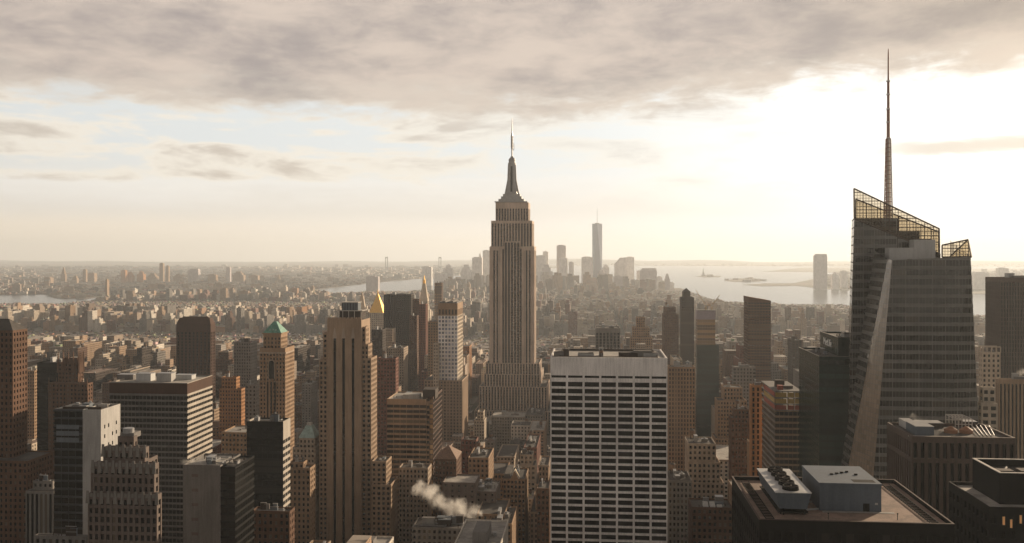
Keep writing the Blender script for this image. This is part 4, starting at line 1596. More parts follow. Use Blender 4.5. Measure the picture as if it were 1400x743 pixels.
B, q = simple('office_tower', 'wide slab with pale horizontal bands and black windows, roof carrying two white boxes', 'office tower',
              [(149.5, 256, 290.5, 523.5, 600, dict(side=dict(wall='band_stone', spm='band_stone', sp=.5)))], style='horiz', bay=2.6, fl=3.9, pier=.05, sp=.33, wall='concrete', glass='glass_black', dep=.5, top=1.2, roof='pale_roof', min_area=25)  # bands darker on shaded front, paler on sunny side: light put into colour
x0, x1, y0, y1, z1 = q
m = MB(); m.box(x0 - .05, x1 + .05, y0 - .06, y0 - .003, z1 - 7.5, z1 - .4, 'bronze_metal'); m.box(x1 + .003, x1 + .06, y0 - .003, y1, z1 - 7.5, z1 - .4, 'bronze_metal'); B.part('fascia', m)
for a, b, d, h, mt in ((186, 206, 14, 4.0, 'unit_pale'), (214, 234, 12, 4.6, 'pale_panel'), (160, 182, 20, 2.4, 'concrete'), (238, 262, 24, 2.0, 'unit_pale')):
    m = MB(); xx0, xx1 = X(a, y0 + d), X(b, y0 + d)
    m.box(xx0, xx1, y0 + d, y0 + d + 7, z1 - .9, z1 + h, mt); m.box(xx0 - .2, xx1 + .2, y0 + d - .2, y0 + d + 7.2, z1 + h + .003, z1 + h + .3, 'metal_grey'); B.part('plant_box', m)
B.done()

B, q = simple('office_tower', 'reddish bronze tower with notched top and vertical ribs above the banded slab', 'office tower',
              [(241, 288, 294.5, 444, 1150)], style='vert', bay=5.2, fl=4, pier=.5, sp=.25, wall='bronze_metal', glass='glass_black', dep=.7, top=10)
x0, x1, y0, y1, z1 = q
m = MB(); m.frustum(x0, x1, y0, y1, z1 - .1, x0 + 3, x1 - 3, y0 + 3, y1 - 3, z1 + 8.5, 'bronze_metal'); m.box(x0 + 6, x1 - 6, y0 + 6, y1 - 6, z1 + 8.51, z1 + 10, 'bronze_metal'); B.part('crown', m)
B.done()


def panel_front():
    v = 432.0
    B = Bld('office_tower', 'block with blank grey concrete front beside black glass, below the banded slab', 'office tower', min_area=14)
    L = 26
    xa, xb, xc = X(250, v), X(301, v), X(321, v)
    zt = Z(636, 275, v)
    B.tier(xa, xb, v, v + L, 0, zt, style='punched', wall='concrete', faces='', dep=.3, roof='pale_roof')
    B.tier(xb + .01, xc, v + .5, v + L, 0, zt - .8, style='horiz', bay=3, fl=3.8, pier=.1, sp=.3, wall='black_steel', glass='glass_black', dep=.25, top=1, roof='tar_roof')
    m = MB()
    for i in range(12):
        zz = zt - 6 - i * 7.2
        m.box(X(262, v), X(271, v), v - .03, v + .1, zz, zz + 1.5, 'taupe_stone')
    B.part('vent', m)
    B.clutter(xa + 2, xb - 1, v + 3, v + L - 3, zt, 5, 21, 1.8)
    B.clutter(xb + 1, xc - 1, v + 3, v + L - 3, zt, 3, 22, 1.5)
    B.done()


panel_front()

B, q = simple('office_tower', 'black glass tower with pale bands along its lit right side', 'office tower',
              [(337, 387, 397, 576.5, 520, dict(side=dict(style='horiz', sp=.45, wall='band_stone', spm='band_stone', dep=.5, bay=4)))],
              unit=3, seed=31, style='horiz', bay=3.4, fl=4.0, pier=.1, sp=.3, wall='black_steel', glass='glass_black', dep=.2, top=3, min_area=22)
x0, x1, y0, y1, z1 = q
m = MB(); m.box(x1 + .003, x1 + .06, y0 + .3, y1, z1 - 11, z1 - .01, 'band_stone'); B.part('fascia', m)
B.done()


def green_pyramid():
    v = 765.0
    B, q = simple('office_tower', 'brown brick tower with green copper pyramid roof and tall arched window', 'office tower',
                  [(355, 390, 402.5, 476, v, dict(top=5)), (360, 384, 393, 457, v + 6, dict(top=3))], style='punched', bay=3.0, fl=3.6, pier=.5, sp=.45, wall='tan_brick', min_area=9)
    x0, x1, y0, y1, z1 = q
    m = MB(); m.box(x0 - 1, x1 + 1, y0 - 1, y1 + 1, z1 + .01, z1 + 1.0, 'tan_brick')
    B.part('cornice', m)
    pyramid(B, x0 - .3, x1 + .3, y0 - .3, y1 + .3, z1 + 1.01, Z(439.5, 378, v + 15) - z1 - 1, 'green_copper', tip=1.2)
    m = MB()
    for i in range(3):
        a = x0 + (x1 - x0) * (.3 + .17 * i)
        m.box(a, a + 1.2, y0 + 1.2, y0 + 3, z1 + 2, z1 + 4.2, 'pale_copper')
    B.part('dormer', m)
    xb0, xb1 = X(355, v), X(390, v)
    zb = Z(476, 372, v)
    m = MB(); m.box(xb0 - .7, xb1 + .7, v - .7, v - .01, zb - 5, zb - 3.6, 'limestone'); m.box(xb1 + .01, xb1 + .7, v, v + 22, zb - 5, zb - 3.6, 'limestone'); B.part('cornice', m)
    xc = X(371, v); m = MB()
    pts = [(xc - 2.3, Z(518, 371, v)), (xc + 2.3, Z(518, 371, v))] + [(xc + 2.3 * math.cos(a), Z(497, 371, v) + 2.3 * math.sin(a)) for a in np.linspace(0, math.pi, 12)]
    m.poly([(a, v - .06, b) for a, b in pts], 'glass_black')
    i = B.part('arched_window', m)
    m = MB()
    for a in np.linspace(0, math.pi, 14):
        p = (xc + 2.8 * math.cos(a), v - .2, Z(497, 371, v) + 2.8 * math.sin(a)); m.box(p[0] - .4, p[0] + .4, v - .3, v - .01, p[2] - .4, p[2] + .4, 'limestone')
    for sx in (-2.8, 2.8):
        m.box(xc + sx - .35, xc + sx + .35, v - .28, v - .01, Z(518, 371, v), Z(497, 371, v) - .4, 'limestone')
    B.part('arch_trim', m, parent=i)
    m = MB()
    for i in range(3):
        a = X(366 + i * 5, v); m.box(a - .7, a + .7, v - .05, v + .1, Z(575, 371, v), Z(522, 371, v), 'glass_black')
    B.part('window_strip', m)
    B.done()


green_pyramid()


def small_pyramid():
    v = 640.0
    B, q = simple('office_building', 'tan building with pale green pyramid roof below the green copper pyramid', 'office building',
                  [(400, 430, 438.5, 612, v), (409, 430, 437.5, 599, v + 4)], style='punched', bay=2.8, fl=3.6, pier=.5, sp=.45, wall='limestone', min_area=9)
    x0, x1, y0, y1, z1 = q
    m = MB(); m.frustum(x0 - .4, x1 + .4, y0 - .4, y1 + .4, z1, (x0 + x1) / 2 - 2.2, (x0 + x1) / 2 + 2.2, (y0 + y1) / 2 - 2.2, (y0 + y1) / 2 + 2.2, z1 + 8.2, 'pale_copper')
    m.box((x0 + x1) / 2 - 1.7, (x0 + x1) / 2 + 1.7, (y0 + y1) / 2 - 1.7, (y0 + y1) / 2 + 1.7, z1 + 8.21, z1 + 10, 'pale_metal'); B.part('pyramid_roof', m)
    B.done()


small_pyramid()

for spec in [
    ('apartment_tower', 'stepped orange brick tower glowing in sun left of the green pyramid tower', [(300, 330, 335.5, 532, 890), (303, 323, 328, 516, 896)], dict(wall='orange_brick', bay=2.8, unit=1, tank=1)),
    ('office_tower', 'grey gridded tower with orange scaffold top left of the green pyramid tower', [(319.5, 343, 351.5, 468, 1010)], dict(wall='grey_stone', bay=3, fl=3.6, unit=3, seed=4, roof='netting_red')),
    ('office_building', 'narrow grey stone block against the green pyramid tower base', [(335, 350, 354, 526, 850)], dict(wall='grey_stone', unit=1)),
    ('office_building', 'tan brick block lit along its right side under the pale green pyramid', [(394, 424, 431, 640, 590), (396, 415, 421, 632, 594)], dict(wall='tan_brick', unit=2, seed=6)),
    ('office_building', 'brown brick block at the bottom below the black glass tower', [(344, 396, 403, 699, 480)], dict(wall='brown_brick', unit=4, seed=7)),
    ('bank_building', 'grey classical building with long colonnade in the lower left shadows', [(35, 72, 80, 672, 520, dict(style='vert', bay=3, pier=.42, sp=.0)), (45, 72, 78, 658, 528)], dict(wall='grey_stone', unit=2, seed=12)),
    ('office_building', 'low flat roofed grey building at the bottom left corner', [(47, 118, 123, 733, 400)], dict(wall='concrete', unit=3, seed=13, roof='pale_roof')),
    # centre
    ('office_tower', 'dark grey slab tower right of the gold pyramid', [(524.5, 562, 566, 403, 1500)], dict(style='vert', wall='dark_brick', bay=3.4, pier=.35, sp=.3, glass='glass_black', unit=2)),
    ('apartment_tower', 'slim brown tower touching the dark grey slab', [(564, 573, 575, 409, 1450), (560, 570, 573, 432, 1430)], dict(wall='brown_brick', unit=1)),
    ('apartment_tower', 'slim reddish tower before the gold tipped clock tower', [(572.5, 582, 585, 416, 1400)], dict(style='vert', wall='red_brick', bay=3, unit=1)),
    ('apartment_tower', 'needle thin bronze glass tower behind the white gridded tower', [(594, 604, 606, 387, 2150)], dict(style='horiz', wall='bronze_metal', glass='glass_gold', bay=4, unit=1)),
    ('office_building', 'dark brick block below the gold pyramid', [(508, 523, 528, 451, 1250)], dict(wall='dark_brick', unit=2)),
    ('office_building', 'tan block at the foot of the dark grey slab', [(524, 537, 541, 450, 1350), (528, 552, 558, 476, 1300)], dict(wall='limestone', unit=2, tank=1)),
    ('office_building', 'red brick block with water tank right of the stepped stone tower', [(516, 541, 545, 490, 900)], dict(wall='red_brick', unit=2, tank=1)),
    ('apartment_tower', 'pale narrow tower pressed against the white gridded tower', [(592.5, 599, 601, 470, 1010)], dict(wall='pale_limestone', bay=3)),
    ('office_building', 'brick block before the needle thin bronze tower', [(585, 599, 602, 440, 1200)], dict(wall='tan_brick', glass='glass_green', unit=2)),
    # right of centre
    ('office_tower', 'grey ribbed tower rising just behind the white travertine slab', [(814, 848, '38', 449, 1150)], dict(style='vert', wall='grey_stone', bay=4.4, pier=.4, sp=.12, glass='glass_black', dep=.8, top=6, unit=2)),
    ('office_tower', 'stepped brick tower right of the grey ribbed tower', [(862, 892, '30', 462, 1400), (865, 888, '24', 448, 1404), (870, 882, '16', 434, 1408)], dict(wall='tan_brick', bay=3)),
    ('office_tower', 'brown stepped tower second right of the grey ribbed tower', [(907, 928, 905, 430, 1500), (909, 924, 907, 420, 1506)], dict(wall='brown_brick', unit=1, tank=1)),
    ('apartment_tower', 'slim dark tower with pointed cap left of the crane topped tower', [(931, 949, 929, 407, 1420), (934, 944, 932.5, 399, 1426)], dict(style='horiz', wall='dark_brick', glass='glass_office', bay=3, sp=.45)),
    ('apartment_tower', 'tall brown tower with sloping top standing alone against the river', [(1023, 1054, 1016.5, 412, 1080)], dict(style='horiz', bay=3.3, fl=3.3, pier=.2, sp=.4, wall='brown_brick', glass='glass_office', dep=.4)),
    ('office_tower', 'pale glass office block with grey bands beneath the tower standing alone', [(1003, 1033, 1000, 502, 960)], dict(style='horiz', wall='grey_stone', bay=3, fl=3.6, sp=.42, glass='glass_office', unit=3, roof='pale_roof')),
    ('office_tower', 'tan tower of thin vertical stripes right of the white travertine slab', [(914, 950.5, 912, 502, 800)], dict(style='vert', bay=2.6, pier=.5, sp=.35, wall='tan_brick', unit=4, seed=9)),
    ('office_tower', 'stepped pale brick tower in the middle of the right hand canyon', [(978, 1027, 973, 600, 860), (981, 1021, 977, 548, 866), (990, 1015, 986, 530, 872)], dict(wall='tan_brick', bay=2.8, unit=1)),
    ('office_building', 'dark brick setback building before the stepped pale brick tower', [(1000, 1027, 996, 572, 760), (1004, 1024, 1001, 560, 766)], dict(wall='brown_brick', bay=2.8, unit=2, tank=1)),
    ('apartment_tower', 'tall orange brown ribbed tower left of the scaffolded tower', [(1027, 1046, 1024.5, 527, 650)], dict(style='vert', bay=3.4, pier=.55, sp=.3, wall='orange_brick', unit=3)),
    ('office_building', 'wide tan building stepping down to the right beside the white slab', [(941, 990, 936, 660, 640), (941, 985, 936, 632, 641), (941, 979, 936, 607, 643)], dict(wall='limestone', bay=3, unit=2, tank=1)),
    ('office_building', 'grey ornate block tucked against the white slab at lower right', [(914, 946, '26', 657, 590)], dict(wall='grey_stone', bay=2.6, unit=3, tank=1)),
    ('office_building', 'low brown brick block with skylights left of the gravel roof', [(946, 1002, 941, 694, 540)], dict(wall='brown_brick', bay=2.8, unit=4, seed=5)),
    # far right
    ('office_tower', 'dark slab tower with vertical pinstripes at the right edge', [(1368, 1440, 1347, 380, 800)], dict(style='vert', bay=2.2, pier=.4, sp=.1, wall='dark_rib', glass='glass_black', top=4, unit=3)),
    ('office_building', 'pale stone block with open roof frame right of the faceted glass skyscraper', [(1343, 1368, 1338, 482, 700)], dict(wall='pale_limestone', unit=2, bay=3)),
    ('office_building', 'pale stepped block low behind the rib box', [(1342, 1364, 1337, 552, 520), (1344, 1361, 1339, 530, 524)], dict(wall='pale_limestone', bay=3.4, fl=3.9, pier=.35)),
    ('office_tower', 'brown pinstriped tower below the slab at the right edge', [(1366, 1440, 1361, 519, 600)], dict(style='vert', bay=2.4, pier=.5, sp=.0, wall='fawn_stone', glass='glass_black', unit=3, top=3)),
    # middle low blocks around the foot of the great tower
    ('office_building', 'slim pale tower with stepped top left of the great tower foot', [(648, 662, 665, 575, 1050), (653, 661, 663, 563, 1054)], dict(wall='pale_limestone', bay=2.8)),
    ('warehouse', 'long pale roofed building before the great tower base', [(672, 718, 721, 570, 1130)], dict(wall='grey_stone', roof='pale_roof', unit=2)),
    ('office_building', 'green grey block at right foot of the great tower', [(718, 742, 745, 568, 1140)], dict(wall='grey_stone', glass='glass_green', unit=2, tank=1)),
    ('office_building', 'dark brick block behind the gabled tan building', [(716, 734, 739, 612, 880)], dict(wall='red_brick', unit=2, tank=1)),
    ('office_building', 'dark narrow house front beside the white travertine slab', [(734, 751, 753, 668, 640)], dict(wall='brown_brick', unit=1)),
    ('office_building', 'grey walled block behind the steam with flat pale roof', [(605, 650, 656, 660, 620), (640, 678, 684, 672, 630)], dict(wall='taupe_stone', bay=4.4, pier=.72, sp=.6, unit=4, roof='pale_roof')),
    ('office_building', 'low roof crowded with ducts at the bottom under the steam', [(563, 646, 652, 722, 560)], dict(wall='grey_stone', unit=6, seed=19)),
    ('office_building', 'brown block with lit side and bare wall at the bottom centre', [(652, 690, 697, 703, 600), (668, 700, 707, 716, 585)], dict(wall='tan_brick', bay=4, pier=.6, unit=3)),
    ('office_building', 'tan block with pale roof left of the steam', [(545, 585, 590, 640, 660)], dict(wall='limestone', bay=2.8, unit=2)),
    ('office_building', 'orange brick block lit on its right behind the steam', [(640, 668, 675, 626, 700)], dict(wall='tan_brick', unit=2, tank=1)),
]:
    nm, lb, tiers, kw = spec
    kw = dict(kw)
    kw.setdefault('style', 'punched')
    B, q = simple(nm, lb, nm.replace('_', ' '), tiers, **kw)
    if 'sloping top' in lb:
        x0, x1, y0, y1, z1 = q
        m = MB(); m.hexa([(x0, y0, z1), (x1, y0, z1), (x1, y1, z1), (x0, y1, z1), (x0, y0, z1 + 5), (x1, y0, z1 + .6), (x1, y1, z1 + .6), (x0, y1, z1 + 5)], 'brown_brick'); B.part('sloped_crown', m)
    if 'pointed cap' in lb:
        pyramid(B, *q[:4], q[4], 5, 'tar_roof')
    if 'open roof frame' in lb:
        x0, x1, y0, y1, z1 = q
        m = MB()
        for a in np.linspace(x0, x1, 5):
            for b in (y0, y1):
                m.bar((a, b, z1), (a, b, z1 + 4), .25, 'pale_limestone')
        for b in (y0, y1):
            m.bar((x0, b, z1 + 4), (x1, b, z1 + 4), .3, 'pale_limestone')
        B.part('roof_frame', m)
    if 'skylights' in lb:
        x0, x1, y0, y1, z1 = q
        for i in range(3):
            m = MB(); a = x0 + 7 + i * 4; m.hexa([(a, y0 + 3, z1 - .9), (a + 3, y0 + 3, z1 - .9), (a + 3, y0 + 8, z1 - .9), (a, y0 + 8, z1 - .9), (a, y0 + 3, z1 - .3), (a + 3, y0 + 3, z1 - .3), (a + 3, y0 + 8, z1 + 1.4), (a, y0 + 8, z1 + 1.4)], 'unit_pale'); B.part('skylight', m)
    B.done()


def gold_pyramid():
    v = 1900.0
    B, q = simple('office_tower', 'pale stone tower with shining gold pyramid roof', 'office tower',
                  [(495, 527, '50', 455, v - 5), (500, 526, '42', 428, v)], style='punched', bay=4, fl=4, wall='pale_limestone')
    x0, x1 = X(504.5, v + 8), X(524, v + 8)
    i = pyramid(B, x0, x1, v + 8, v + 8 + (x1 - x0), q[4] - .5, Z(402, 514, v + 20) - q[4] + .5, 'gold_leaf', tip=1.0)
    m = MB(); cx = (x0 + x1) / 2; m.lathe(cx, v + 8 + (x1 - x0) / 2, [(1.2, Z(403, 514, v + 20)), (.9, Z(399, 514, v + 20)), (.1, Z(395.5, 514, v + 20))], 'gold_leaf', 8); B.part('lantern', m, parent=i)
    B.done()


def clock_tower():
    v = 2080.0
    B, q = simple('clock_tower', 'slender pale stone tower with pointed roof and gold tip', 'tower', [(573.5, 584.5, 586.5, 408, v)], style='punched', bay=3.6, fl=4, wall='pale_limestone', top=8)
    x0, x1, y0, y1, z1 = q
    cx, cy = (x0 + x1) / 2, (y0 + y1) / 2
    m = MB(); m.frustum(x0 + 1, x1 - 1, y0 + 1, y1 - 1, z1, cx - 3.4, cx + 3.4, cy - 3.4, cy + 3.4, Z(388, 579, v), 'pale_limestone')
    i = B.part('pyramid_roof', m)
    m = MB(); m.lathe(cx, cy, [(3.4, Z(388, 579, v)), (3.2, Z(384, 579, v)), (2.0, Z(383, 579, v)), (.3, Z(376.5, 579, v))], 'gold_leaf', 8); B.part('gold_tip', m, parent=i)
    B.done()
    v = 2000.0
    B, q = simple('office_tower', 'pale tower with tapering tiered cap left of the gold pyramid', 'tower', [(488, 500, 502, 424, v)], style='punched', bay=4, fl=4, wall='pale_limestone')
    x0, x1, y0, y1, z1 = q
    cx, cy = (x0 + x1) / 2, (y0 + y1) / 2
    m = MB(); m.frustum(x0 + 1.5, x1 - 1.5, y0 + 1.5, y1 - 1.5, z1, cx - 3, cx + 3, cy - 3, cy + 3, Z(405, 494, v), 'pale_limestone'); m.lathe(cx, cy, [(2.4, Z(405, 494, v)), (.3, Z(398, 494, v))], 'pale_limestone', 8)
    B.part('tiered_cap', m)
    B.done()


gold_pyramid(); clock_tower()


def white_grid():
    v = 1020.0
    B = Bld('apartment_tower', 'tall white gridded tower with brown crown on a broad brown base', 'apartment tower', min_area=6)
    xb = dict(style='vert', bay=3.6, fl=3.6, pier=.5, sp=.4, wall='fawn_stone', dep=.6)
    B.pt(580, 632, 520, v - 6, side_len(632, 640, v - 6), **xb)
    L = side_len(625.5, 633, v)
    z1 = Z(432, 612, v)
    x0, x1, _ = B.pt(599, 625.5, 432, v, L, z0=Z(520, 612, v) - 2, style='punched', bay=3.5, fl=4.3, pier=.36, sp=.40, wall='white_travertine', glass='glass_blue', dep=.5, top=.6,
                     side=dict(wall='pale_limestone', spm='pale_limestone', glass='glass_office'))
    B.tier(x0 + .02, x1 - .02, v + .02, v + L, z1 + .01, Z(415, 612, v), style='vert', bay=3.5, fl=7, pier=.55, sp=.2, wall='tan_brick', glass='glass_dark', dep=.8, top=7)
    m = MB()
    z = Z(415, 612, v)
    for i in range(5):
        a = x0 + (x1 - x0) * (i + .2) / 5
        m.box(a, a + (x1 - x0) * .12, v + 2, v + L - 2, z - .9, z + 1.6 + (i % 2), 'concrete')
    B.part('rooftop_unit', m)
    B.done()


white_grid()


def banded_round():
    v = 705.0
    B = Bld('office_tower', 'tan banded office tower joined to a dark bronze glass wing', 'office tower', min_area=9)
    L = 40
    x0, x1, z1 = B.pt(529, 582.5, 546, v, L, style='horiz', bay=5, fl=4.0, pier=.05, sp=.40, wall='fawn_stone', glass='glass_dark', dep=.5, top=4.5, roof='pale_roof', faces='fl')
    B.pt(582.8, 587, 549, v + 2.5, L - 3, style='horiz', bay=5, fl=4.0, pier=.05, sp=.40, wall='fawn_stone', glass='glass_dark', dep=.4, top=3.5, faces='f')
    a0, a1, z2 = B.pt(587.5, 592, 543, v + 3, side_len(592, 604.5, v + 3), style='horiz', bay=3, fl=4.0, pier=.1, sp=.25, wall='bronze_metal', glass='glass_gold', dep=.25, top=2, side=dict(glass='glass_office'))
    m = MB(); m.box(X(578, v + 8), X(595, v + 8), v + 8, v + 22, z1 - .9, Z(533, 585, v + 8), 'dark_brick'); B.part('plant_house', m)
    m = MB(); m.box(X(551, v + 8), X(573, v + 8), v + 9, v + 20, z1 - .9, Z(540, 560, v + 8), 'pale_panel'); B.part('plant_house', m)
    B.clutter(x0 + 2, x1 - 12, v + 4, v + L - 4, z1, 3, 41, 1.6)
    B.done()
    v = 640.0
    B, q = simple('office_building', 'brick building with brown pyramid roof below the bronze glass wing', 'office building', [(594.5, 624, 631, 628, v)], style='punched', bay=2.8, fl=3.6, wall='brown_brick', min_area=9)
    pyramid(B, q[0] - .3, q[1] + .3, q[2] - .3, q[3] + .3, q[4] + .01, Z(610, 610, v + 10) - q[4], 'brown_roof', tip=.4)
    B.done()


banded_round()


def gabled():
    v = 725.0
    B, q = simple('office_building', 'tan loft building with pointed gable at the centre of the canyon', 'office building', [(687.5, 718, 722.5, 655, v)], style='punched', bay=3.0, fl=3.7, pier=.42, sp=.42, wall='tan_brick', min_area=9)
    x0, x1, y0, y1, z1 = q
    m = MB()
    c, hw = (x0 + x1) / 2 + .5, 3.6
    for yy, s in ((y0 - .05, 1),):
        m.poly([(c - hw, yy, z1 - 1), (c + hw, yy, z1 - 1), (c, yy, z1 + 6.5)], 'tan_brick')
    m.poly([(c + hw, y0 - .05, z1 - 1), (c + hw, y0 + 9, z1 - 1), (c, y0 + 9, z1 + 6.5), (c, y0 - .05, z1 + 6.5)], 'pale_limestone')
    m.poly([(c, y0 - .05, z1 + 6.5), (c, y0 + 9, z1 + 6.5), (c - hw, y0 + 9, z1 - 1), (c - hw, y0 - .05, z1 - 1)], 'pale_limestone')
    m.poly([(c + hw, y0 + 9, z1 - 1), (c - hw, y0 + 9, z1 - 1), (c, y0 + 9, z1 + 6.5)], 'tan_brick')
    B.part('gable', m)
    m = MB()
    m.hexa([(x0, y0 - .1, z1 - .4), (c - hw - .1, y0 - .1, z1 - .4), (c - hw - .1, y1, z1 - .4), (x0, y1, z1 - .4), (x0 + 1, y0 + 3, z1 + 3), (c - hw - .1, y0 + 3, z1 + 3), (c - hw - .1, y1 - 3, z1 + 3), (x0 + 1, y1 - 3, z1 + 3)], 'tar_roof')
    B.part('mansard', m)
    B.clutter(x0 + 3, x1 - 3, y0 + 10, y1 - 1, z1 + 2, 2, 8, 3)
    B.done()


gabled()


def red_roof():
    v = 800.0
    B, q = simple('office_building', 'building with dark red hipped roof left of the black glass tower', 'building', [(296, 322, 326, 606, v)], style='punched', wall='dark_brick')
    x0, x1, y0, y1, z1 = q
    m = MB(); m.frustum(x0 - 1, x1 + 1, y0 - 1, y1 + 1, z1, x0 + 6, x1 - 6, y0 + 6, y1 - 6, z1 + 8, 'rust_roof'); B.part('hip_roof', m)
    B.done()


red_roof()


def scaffolded():
    v = 600.0
    B = Bld('office_tower', 'glass tower under construction wrapped in yellow and red netting at the top', 'office tower', min_area=8)
    L = side_len(1060, 1041.5, v)
    k = dict(style='horiz', bay=3, fl=3.9, pier=.06, sp=.34, wall='fawn_stone', glass='glass_office', dep=.35, top=.6)
    x0, x1, z1 = B.pt(1060, 1096, 562, v, L, side=dict(glass='glass_office', wall='grey_stone', spm='grey_stone'), **k)
    zt = Z(536, 1078, v)
    n = 3
    for i in range(n):
        a, b = z1 + .02 + (zt - z1) * i / n, z1 + (zt - z1) * (i + 1) / n
        m = MB(); m.box(x0 - .5, x1 + .5, v - .5, v + L, a, a + .5, 'concrete'); B.part('floor_slab', m)
        m = MB(); mt = ('netting_red', 'netting_yellow', 'netting_yellow')[i]
        for p, q2 in ((0, .42), (.47, .7), (.74, 1.0)):
            m.box(x0 + (x1 - x0) * p, x0 + (x1 - x0) * q2, v - .3, v - .2, a + .7, b - .5, mt)
        m.box(x0 - .3, x0 - .2, v + 1, v + L * .8, a + .7, b - .5, 'netting_red' if i != 1 else 'netting_yellow')
        B.part('safety_netting', m)
        m = MB()
        for xx in np.linspace(x0 + 1, x1 - 1, 5):
            for yy in (v + 1, v + L - 1):
                m.box(xx - .35, xx + .35, yy - .35, yy + .35, a + .51, b + .01, 'concrete')
        B.part('column', m)
    m = MB(); m.box(x0 - .5, x1 + .5, v - .5, v + L, zt + .02, zt + .6, 'concrete'); B.part('floor_slab', m)
    for i, (a, b, h, mt) in enumerate(((.15, .35, 3.4, 'netting_red'), (.45, .8, 2.4, 'concrete'), (.2, .55, 5.2, 'dark_brick'))):
        m = MB(); m.box(x0 + (x1 - x0) * a, x0 + (x1 - x0) * b, v + 4 + i * 6, v + 8 + i * 6, zt + .61, zt + h, mt); B.part('hoist_house', m)
    B.done()


scaffolded()


def crane_tower():
    v = 1250.0
    B = Bld('apartment_tower', 'golden glass tower under construction with lilac mesh top', 'apartment tower')
    k = dict(style='horiz', bay=3.4, fl=3.6, pier=.05, sp=.14, dep=.25, top=.5)
    B.pt(953, 983, 472, v - 2, side_len(953, 951, v - 2), wall='green_black', glass='glass_green', **k)
    x0, x1, z1 = B.pt(953.5, 978, 437, v, 24, wall='tan_brick', glass='glass_gold', **k)
    m = MB(); zt = Z(424.5, 965, v)
    for a in np.linspace(x0, x1, 9):
        m.box(a - .3, a + .3, v - .1, v + 23, z1 + .01, zt, 'lilac_mesh')
    m.box(x0 - .2, x1 + .2, v - .3, v - .15, z1 + .01, zt - 1, 'lilac_mesh')
    m.box(x0, x1, v + .5, v + 23, zt - .6, zt, 'concrete')
    B.part('mesh_screen', m)
    B.done()
    for (lb, px_, jib, dx) in (('slender tower crane leaning left above the lilac mesh top', -18, 27, 0), ('slender tower crane leaning right above the lilac mesh top', 14, 20, 8)):
        root = bpy.data.objects.new('tower_crane', None); COL.objects.link(root)
        cx = X(966, v) + dx; cy = v + 8
        root.location = (cx, cy, zt); tag(root, lb, 'crane')
        m = MB()
        for sx in (-.8, .8):
            for sy in (-.8, .8):
                m.bar((cx + sx, cy + sy, zt), (cx + sx, cy + sy, zt + 6), .2, 'crane_paint')
        for j in range(4):
            m.bar((cx - .8, cy - .8, zt + j * 1.5), (cx + .8, cy - .8, zt + 1.5 + j * 1.5), .12, 'crane_paint')
        link('mast', m.mesh('mast', (cx, cy, zt)), root)
        m = MB()
        for oy in (-.6, .6):
            m.bar((cx, cy + oy, zt + 6), (cx + px_ * .75, cy + oy, zt + jib), .25, 'crane_paint')
        for j in range(8):
            t = j / 8
            m.bar((cx + px_ * .75 * t, cy - .6, zt + 6 + (jib - 6) * t), (cx + px_ * .75 * (t + .12), cy + .6, zt + 6 + (jib - 6) * (t + .12)), .14, 'crane_paint')
        m.bar((cx, cy, zt + 6), (cx - px_ * .25, cy, zt + 7), .5, 'crane_paint')
        link('jib', m.mesh('jib', (cx, cy, zt)), root)
        m = MB(); m.box(cx - 1, cx + 1, cy - 1.4, cy + 1, zt + 5, zt + 7.2, 'pale_metal')
        link('cab', m.mesh('cab', (cx, cy, zt)), root)


crane_tower()

